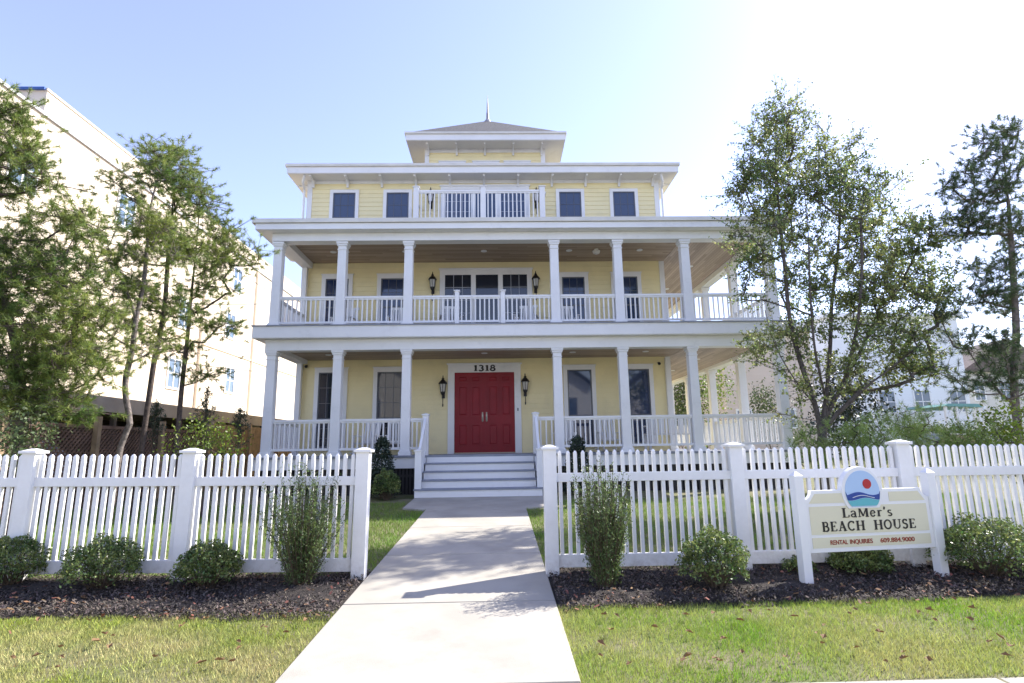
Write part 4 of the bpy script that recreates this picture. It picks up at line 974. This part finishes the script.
def feather(px,py,hh,sp,seed,label,n=75):
    p=gp(px,py); g=np.random.default_rng(seed); s=thing('feathery_shrub',label,'shrub',(p.x,p.y,gz(p.y)),'tall feathery shrubs flanking the walk'); tw=MB(); cs=[]
    for k in range(n):
        a=g.uniform(0,2*np.pi); q=g.uniform(0,1)**.6; h1=hh*g.uniform(.45,1.02)*(1.08-.25*q); e=np.array([p.x+math.cos(a)*sp*q,p.y+math.sin(a)*sp*q,gz(p.y)+h1]); b=np.array([p.x+math.cos(a)*.07*q,p.y+math.sin(a)*.07*q,gz(p.y)]); m_=b*.5+e*.5+np.array([math.cos(a)*-.02,math.sin(a)*-.02,.06])
        pts=[(1-t)**2*b+2*t*(1-t)*m_+t*t*e for t in np.linspace(0,1,6)]; tw.tube([tuple(v) for v in pts],[.005,.0045,.004,.003,.002,.0015],4,False)
        for j in range(95):
            t=g.uniform(.12,1); w2=(1-t)**2*b+2*t*(1-t)*m_+t*t*e; cs.append(w2+g.normal(size=3)*(.024*(1.25-t)+.008))
    obj('stems',tw,TWIG,s); obj('foliage',leaves(np.array(cs),.028,g,.36,-.8),GREY,s)
feather(300,588,1.22,.44,61,'tall sparse upright shrub with arching sprigs left of the walk',125)
feather(606,590,1.22,.30,62,'tall dense upright grey-green shrub right of the walk',185)

# ---- yard planting behind the right fence: low mugo-like pines, lime shrub, dark bush
def bush_px(name,label,bl,d,seed,m,size=.06,per=26,spread=.11,kind='leaf',cat='shrub',grp=None,bark=BARK_DK,k=40,L=.12,dy=1.,rmax=.04,w_=.006):
    g=np.random.default_rng(seed); c0=at(bl[0][0],bl[0][1],d); b=(c0.x,c0.y,gz(d)-.03); r=thing(name,label,cat,b,grp)
    tg=blobs_px(g,bl,d,dy); tg[:,2]=np.maximum(tg[:,2],gz(d)+.1)
    P,par,tips=grow([[b,(c0.x,c0.y,gz(d)+.3)]],tg,up=.3,bend=.2,seg=3,seed=seed); wood(P,par,.005,.45,rmax,5,'trunk',bark,r)
    tp=P[tips]
    if kind=='leaf':
        c=np.repeat(tp,per,0)+g.normal(size=(len(tp)*per,3))*spread; obj('crown',leaves(c,size,g,.6,.2),m,r)
    else:
        c=np.repeat(tp,4,0)+g.normal(size=(len(tp)*4,3))*spread; A=unit(g,len(c))*.5+[0,0,1]; A/=np.linalg.norm(A,axis=1,keepdims=True); obj('crown',needles(c,A,g,k,L,w_),m,r)
    return r
YP=mat('yellow_green_pine_needles',(.24,.33,.09),.5,transl=.3,island=.45)
bush_px('low_pine','low yellow-green pine just right of the multi-stemmed tree',[(862,432,16,16,22),(868,450,24,18,20)],9.2,71,YP,kind='n',grp='low pines behind the right fence')
bush_px('low_pine','highest of the low pines, between the multi-stemmed tree and the teal porch',[(912,424,17,19,26),(914,446,26,18,22)],9.4,72,YP,kind='n',grp='low pines behind the right fence')
bush_px('low_pine','low pine at the left edge of the lime shrub',[(962,434,15,14,18),(960,450,22,16,16)],9.3,73,YP,kind='n',grp='low pines behind the right fence')
bush_px('low_pine','small low pine against the porch corner column',[(808,440,14,12,14),(808,455,20,14,14)],9.8,74,YP,kind='n',grp='low pines behind the right fence')
bush_px('lime_shrub','bright lime green leafy shrub under the right pine',[(1010,425,22,20,34),(1000,450,34,20,34)],9.0,75,LIME,per=30)
bush_px('dark_shrub','dense dark shrub behind the base of the multi-stemmed tree',[(845,400,34,30,50),(850,430,40,26,40)],12.5,76,HOLLY,per=40,size=.08,spread=.16)
bush_px('olive_shrub','olive-brown shrub seen between the side porch columns',[(768,400,18,14,30),(768,425,26,20,24)],19.,77,FARG,per=30,size=.09,spread=.2)
bush_px('dogwood_tree','yellow-green small tree seen through the side porch',[(708,395,26,26,60),(700,430,28,20,24)],27.,78,LIME,per=34,size=.12,spread=.3,cat='tree')
bush_px('garden_tree','dark green tree behind the side porch next to the house wall',[(684,390,10,24,40),(682,425,12,20,24)],26.,79,FARG,per=40,size=.14,spread=.3,cat='tree')
# left yard small plants
bush_px('rounded_shrub','yellow-green rounded shrub behind the left fence near the house',[(208,436,32,14,34),(205,450,36,16,24)],10.4,80,LIME,per=26,size=.05)
bush_px('rounded_shrub','dark green shrub at the far left behind the fence',[(12,430,26,20,30),(10,450,30,20,20)],7.6,81,FARG,per=30,size=.05)
def spiky(px,py0,d,hh,seed,label):
    g=np.random.default_rng(seed); c=at(px,py0,d); z=c.z-hh; r=thing('juniper',label,'shrub',(c.x,c.y,gz(d)),'spiky young junipers behind the left fence'); mb=MB().tube([(c.x,c.y,gz(d)),(c.x,c.y,c.z)],[.03,.008],6); cs=[]
    for k in range(26):
        t=g.uniform(0,1)**.8; a=g.uniform(0,6.28); z0=c.z-hh*(1-t*.9); l=.30*(1-t*.75)
        p1=(c.x,c.y,z0); p2=(c.x+math.cos(a)*l,c.y+math.sin(a)*l,z0+l*.9); mb.tube([p1,p2],[.008,.004],4,False)
        for j in range(34): u=g.uniform(.15,1.05); cs.append(np.array(p1)*(1-u)+np.array(p2)*u+g.normal(size=3)*.03)
    for j in range(240): cs.append(np.array([c.x,c.y,c.z-hh*g.uniform(0,1)])+g.normal(size=3)*.035)
    obj('trunk',mb,TWIG,r); obj('foliage',leaves(np.array(cs),.05,g,.35,-.6),HOLLYG,r)
HOLLYG=mat('juniper_leaves',(.045,.065,.035),.6,island=.4,transl=.1)
spiky(208,388,12.2,1.1,82,'taller spiky young juniper left of the porch corner')
spiky(241,408,12.6,.9,83,'shorter spiky young juniper nearest the porch corner')
spiky(157,402,12.0,.9,84,'spiky juniper between the bent and the dark pine trunks')

# ------------------------------------------------------------------ left side: lattice fence, carport, neighbouring block, wires
LAT=mat('brown_lattice_wood',(.15,.095,.07),.8,var=.3,scale=3); LPOST=mat('cedar_post',(.30,.22,.14),.8,var=.2,scale=6)
lfz=thing('lattice_fence','brown diamond lattice fence behind the three pines','fence',(-8.2,12,.45))
mb=MB(); FX=-8.2; zt_=2.06
def zlat(y): return 1.98
y=7.0; pst=[7.0,9.4,11.6,13.8,16.0]
for a,b in zip(pst[:-1],pst[1:]):
    mb=MB(); s=.11; u=a-1.2
    while u<b+1.2:
        for sg_ in(1,-1):
            z0_,z1_=.55,zt_; ya,yb=(u,u+(z1_-z0_)) if sg_>0 else (u+(z1_-z0_),u)
            # clip
            def cl(y_,z_,y2,z2):
                pts_=[(y_,z_),(y2,z2)]
                res=[]
                for (p_,q_),(r_,s_) in((pts_[0],pts_[1]),(pts_[1],pts_[0])):
                    if p_<a: t=(a-p_)/(r_-p_) if r_!=p_ else 2; p_,q_=a,q_+(s_-q_)*t
                    elif p_>b: t=(b-p_)/(r_-p_) if r_!=p_ else 2; p_,q_=b,q_+(s_-q_)*t
                    res.append((p_,q_))
                return res
            if max(ya,yb)<=a or min(ya,yb)>=b: continue
            (p_,q_),(r_,s_)=cl(ya,z0_,yb,z1_)
            if abs(p_-r_)<.03: continue
            off=.012*sg_; mb.bar((FX+off,p_,q_),(FX+off,r_,s_),.03,.016,(1,0,0))
        u+=s
    pn=obj('lattice_panel',mb,LAT,lfz)
    obj('panel_rail',MB().box(FX-.03,FX+.03,a,b,zt_,zt_+.07),LAT,lfz)
for y in pst: obj('post',MB().box(FX+.031,FX+.131,y-.05,y+.05,.4,zt_+.24),LPOST,lfz)
bf=thing('board_fence','brown solid board fence beyond the lattice, behind the junipers','fence',(-8.2,19,.5))
mb=MB(); y=16.1
while y<30:
    mb.box(FX-.012,FX+.012,y,y+.138,.45,2.35+.0); y+=.145
obj('boards',mb,mat('weathered_boards',(.24,.17,.11),.85,var=.25,scale=5),bf)
for k in range(6): obj('post',MB().box(FX+.013,FX+.10,16.2+k*2.4,16.29+k*2.4,.45,2.45),LPOST,bf)
CPT=mat('carport_tar_roof',(.34,.30,.26),.8,var=.15,scale=2); CPD=mat('carport_dark_wood',(.08,.065,.055),.9)  # dark brown wood for the carport posts and back wall
cpx=thing('carport','long low flat-roofed carport with brown fascia beyond the lattice fence','carport',(-11.5,18,.45))
obj('roof',MB().box(-14.0,-9.1,6.5,34,2.72,2.86),CPT,cpx)
obj('fascia',MB().box(-9.1,-9.05,6.5,34,2.50,2.84),CPT,cpx)
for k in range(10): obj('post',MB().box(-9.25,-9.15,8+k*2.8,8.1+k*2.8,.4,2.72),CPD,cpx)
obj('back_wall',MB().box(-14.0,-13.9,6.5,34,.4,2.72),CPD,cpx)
# parked car glimpsed under the carport
CARP=mat('silver_car_paint',(.55,.56,.58),.25,metal=.3,spec=.6); TYRE=mat('tyre_rubber',(.02,.02,.02),.8)
def car(x,y,rz,label,paint=CARP):
    r=thing('parked_car',label,'car',(x,y,gz(y))); 
    body=[(-2.1,.30),(2.1,.30),(2.15,.62),(1.95,.80),(1.15,.92),(.55,1.38),(-.95,1.42),(-1.65,.98),(-2.1,.92),(-2.18,.6)]
    glass=[(1.05,.93),(.52,1.33),(-.92,1.37),(-1.5,.99)]
    def so(nm,mb,m,par): 
        me=bpy.data.meshes.new(nm); me.from_pydata(mb.v,[],mb.f); me.materials.append(m); o=bpy.data.objects.new(nm,me); C.objects.link(o); o.parent=par; return o
    b=so('body',MB().prism(body,-.85,.85),paint,r); bv=b.modifiers.new('bevel','BEVEL'); bv.width=.07; bv.segments=3
    so('side_window',MB().prism(glass,-.86,.86),GLASS_DK,r)
    so('windscreen',MB().hexa([(1.17,-.7,.93),(1.17,.7,.93),(1.13,.7,.9),(1.13,-.7,.9),(.60,-.62,1.36),(.60,.62,1.36),(.5,.6,1.35),(.5,-.6,1.35)]),GLASS_DK,r)
    for sx in(-1.32,1.32):
        for sy in(-.78,.78):
            wv=MB(); n=20
            for s_,rr in((-.11,.33),(.11,.33)):
                for k in range(n): a=2*math.pi*k/n; wv.v.append((sx+rr*math.cos(a),sy+s_,.33+rr*math.sin(a)))
            wv.f.append(tuple(range(n))); wv.f.append(tuple(range(2*n-1,n-1,-1)))
            for k in range(n): wv.f.append((k,n+k,n+(k+1)%n,(k+1)%n))
            wo=so('wheel',wv,TYRE,r)
    for sy in(-.6,.6): so('headlight',MB().box(2.08,2.16,sy-.16,sy+.16,.62,.74),LGLASS,r)
    r.rotation_euler=(0,0,rz); return r
car(-11.4,12.5,R(180),'white car parked under the carport beyond the lattice fence',mat('white_car_paint',(.7,.7,.72),.3,spec=.6))
# big neighbouring block
STUC=mat('cream_stucco',(.66,.57,.45),.8,var=.04,scale=.6,bump=.1,bscale=30); BLUE=mat('blue_metal_coping',(.03,.09,.28),.4); TRIMG=mat('grey_trim',(.45,.45,.46),.6)
ap_=thing('apartment_block','large cream stucco block with blue coping behind the left trees','building',(-20,32,.5))
obj('wall',MB().box(-30,-14,14.4,52,.3,11.85),STUC,ap_)
obj('cornice',MB().box(-30,-13.93,14.35,52,11.855,11.95),TRIMG,ap_)
obj('upper_wall',MB().box(-28,-14.0,16.0,52,11.951,12.70),STUC,ap_)
obj('roof',MB().box(-28.1,-13.97,15.97,52.05,12.701,12.78),STUC,ap_)
obj('coping',MB().box(-28.1,-14.02,15.90,15.969,12.70,12.78),BLUE,ap_)
obj('terrace_roof',MB().hexa([(-18,15.2,11.96),(-14.3,15.2,11.96),(-14.3,15.94,11.96),(-18,15.94,11.96),(-18,15.6,12.5),(-14.4,15.6,12.02),(-14.4,15.94,12.05),(-18,15.94,12.55)]),BLUE,ap_)
FW_=mat('far_window_glass',(.10,.15,.22),.1,spec=.7)
def bwin(yc,zc,w=.95,h_=1.35):
    x=-14; wn=obj('window',MB().box(x,x+.04,yc-w/2-.09,yc-w/2,zc-h_/2-.09,zc+h_/2+.09).box(x,x+.04,yc+w/2,yc+w/2+.09,zc-h_/2-.09,zc+h_/2+.09).box(x,x+.04,yc-w/2,yc+w/2,zc+h_/2,zc+h_/2+.09).box(x,x+.05,yc-w/2,yc+w/2,zc-h_/2-.09,zc-h_/2),WHITE,ap_)
    obj('pane',MB().box(x+.001,x+.012,yc-w/2,yc+w/2,zc-h_/2,zc+h_/2),FW_,wn)
    obj('muntins',MB().box(x+.0125,x+.025,yc-.03,yc+.03,zc-h_/2,zc+h_/2).box(x+.0125,x+.024,yc-w/2,yc+w/2,zc-.03,zc+.03),WHITE,wn)
for yc,zc in((15.6,9.9),(20.1,10.5),(29.2,10.6),(28.8,8.0),(29.2,5.2),(24.2,4.9),(24.6,7.6)): bwin(yc,zc,.85,1.2)
for y in(26.0,31.5): obj('downspout',MB().tube([(-13.93,y,11.8),(-13.93,y,3)],.05,6),STUC,ap_)
obj('band_course',MB().box(-14.0+.001,-13.95,14.45,52,6.55,6.63),STUC,ap_)
WIRE=mat('black_cable',(.03,.03,.03),.6)
def wire(p1,p2,sag,label):
    p1=Vector(p1);p2=Vector(p2); pts_=[p1.lerp(p2,t/24)+Vector((0,0,-sag*4*(t/24)*(1-t/24))) for t in range(25)]
    tag(obj('utility_wire',MB().tube(pts_,.011,5),WIRE),label,'wire','utility wires left of the house')
def wpx(a,b,d1,d2,sag,label):
    p=at(*a,d1); q=at(*b,d2); wire(p,q,sag,label)
wpx((-120,262),(272,303),7,22,.25,'utility wire crossing behind the left pines at mid height')
wpx((150,205),(272,293),14,22,.1,'utility wire sloping down steeply to the upper porch corner')
wpx((60,340),(264,372),12,24,.1,'lowest utility wire, left of the lower porch')

# ------------------------------------------------------------------ right background
def simple_house(name,label,cat,x0,x1,y0,y1,z1,wallm,wins=(),rooft=None,roofm=None,side=()):
    r=thing(name,label,cat,((x0+x1)/2,y0,.5)); obj('wall',siding_ring(x0,x1,y0,y1,.3,z1,.22) if wallm is not STUC else MB().box(x0,x1,y0,y1,.3,z1),wallm,r)
    if rooft=='flat': obj('roof',MB().box(x0-.3,x1+.3,y0-.3,y1+.3,z1,z1+.3),roofm,r)
    elif rooft=='gable':
        xm=(x0+x1)/2; obj('roof',MB().prism([(x0-.4,z1-.05),(x1+.4,z1-.05),(xm,z1+(x1-x0)*.33)],y0-.3,y1+.3),roofm,r)
    for xc,zc,w,h_ in wins:
        wn=obj('window',MB().box(xc-w/2-.1,xc-w/2,y0-.06,y0-.017,zc-h_/2-.1,zc+h_/2+.1).box(xc+w/2,xc+w/2+.1,y0-.06,y0-.017,zc-h_/2-.1,zc+h_/2+.1).box(xc-w/2,xc+w/2,y0-.06,y0-.017,zc+h_/2,zc+h_/2+.1).box(xc-w/2,xc+w/2,y0-.06,y0-.017,zc-h_/2-.1,zc-h_/2),WHITE,r)
        obj('pane',MB().box(xc-w/2,xc+w/2,y0-.04,y0-.018,zc-h_/2,zc+h_/2),FW_,wn)
        obj('muntins',MB().box(xc-.03,xc+.03,y0-.05,y0-.0405,zc-h_/2,zc+h_/2).box(xc-w/2,xc+w/2,y0-.049,y0-.0402,zc-.03,zc+.03),WHITE,wn)
    return r
PALE=mat('pale_blue_siding',(.80,.82,.83),.7,var=.03,scale=.5); TEALR=mat('teal_roof',(.16,.34,.32),.6); TANW=mat('tan_stucco',(.62,.53,.45),.8,var=.05,scale=.7); CRW=mat('cream_siding',(.62,.60,.54),.7,var=.04,scale=.5); BROOF=mat('brown_shingle',(.14,.11,.10),.9,var=.2,scale=6)
a=at(825,318,40); b=at(955,312,40)
simple_house('hotel','tall pale blue building with teal trim behind the multi-stemmed tree','building',a.x,b.x,40,52,a.z,PALE,[(a.x+1.2+k*2.6,z_,1.1,1.5) for k in range(4) for z_ in(4.4,)],'flat',PALE)
q2=at(934,420,36); q3=at(978,455,36)
tpz=at(950,407,36).z
tp_=thing('covered_porch','teal-roofed open porch with white posts in front of the pale blue building','porch',((q2.x+q3.x)/2,36,.5))
obj('roof',MB().prism([(q2.x,tpz),(q3.x,tpz-.1),(q3.x-.3,tpz+.12),(q2.x+.3,tpz+.16)],35,38.5),TEALR,tp_)
for k in range(4):
    x=q2.x+.2+k*(q3.x-q2.x-.4)/3; obj('post',MB().box(x-.07,x+.07,35.1,35.24,.4,tpz),WHITE,tp_)
    obj('brace',MB().bar((x,35.17,tpz-.7),(x+.5,35.17,tpz-.05),.08,.08),WHITE,tp_)
obj('railing_panel',MB().box(q2.x,q3.x,35.1,35.16,.9,1.5),WHITE,tp_)
a=at(962,372,46); b=at(1060,372,46)
simple_house('neighbour_house','cream house with brown gable roof between the pale blue building and the right pine','house',a.x,b.x,46,56,a.z,CRW,[(a.x+1.2,a.z-1.6,.8,1.5),(a.x+3.4,a.z-1.6,1,1.5),(a.x+5.6,a.z-1.6,1,1.5)],'gable',BROOF)
a=at(722,352,33); b=at(800,332,33)
simple_house('tan_building','tan stucco building with white pilasters seen through the side porch','building',a.x,b.x+.5,33,44,b.z,TANW,[(a.x+1.0+k*2.6,z_,.8,1.0) for k in range(2) for z_ in(3.0,)],'flat',TRIMG)
for k,(px,py) in enumerate(((300,0),)): pass
car(21.5,27.0,R(12),'dark car parked before the cream house at the right edge',mat('dark_car_paint',(.05,.055,.065),.25,spec=.6))
bush_px('garden_hedge','dark clipped hedge in front of the teal-roofed porch',[(930,432,40,5,40),(985,435,30,5,30)],30.,90,FARG,per=40,size=.13,spread=.25)

# ------------------------------------------------------------------ across the street (unseen; added to bounce sun onto the front, mirrored in panes)
def across(x0,x1,y1,h_,wallm,label):
    r=thing('unseen_street_house',label,'house',((x0+x1)/2,y1,-.16)); xm=(x0+x1)/2
    obj('wall',siding_ring(x0,x1,y1-9,y1,-.2,h_,.2),wallm,r)
    obj('gable_wall',MB().prism([(x0,h_),(x1,h_),(xm,h_+(x1-x0)*.38)],y1-.3,y1-.02),wallm,r)
    obj('roof',MB().prism([(x0-.4,h_-.12),(x0-.35,h_+.02),(xm,h_+(x1-x0)*.38+.2),(x1+.35,h_+.02),(x1+.4,h_-.12),(xm,h_+(x1-x0)*.38+.02)],y1-9.3,y1+.4),SHINGLE,r)
    for z_ in(1.2,4.0):
        for k in range(3):
            xc=x0+(x1-x0)*(k+.5)/3
            wn=obj('window',MB().box(xc-.6,xc-.5,y1+.023,y1+.08,z_-.1,z_+1.6).box(xc+.5,xc+.6,y1+.023,y1+.08,z_-.1,z_+1.6).box(xc-.5,xc+.5,y1+.023,y1+.08,z_+1.5,z_+1.6).box(xc-.5,xc+.5,y1+.023,y1+.08,z_-.1,z_),WHITE,r)
            obj('pane',MB().box(xc-.5,xc+.5,y1+.024,y1+.04,z_,z_+1.5),FW_,wn)
across(-15,-5,-13,6.2,CRW,'unseen cream gabled house added across the street, left of the walk')
across(-2.5,7.5,-14,6.6,mat('white_siding',(.78,.78,.76),.6,var=.03,scale=.6),'unseen white gabled house added across the street opposite the walk')
across(10.5,20,-13,6.0,CRW,'unseen cream gabled house added across the street, right of the walk')
tag(obj('far_sidewalk',MB().box(-200,200,-10.5,-7,-.3,-.02),CONC),kind='structure')
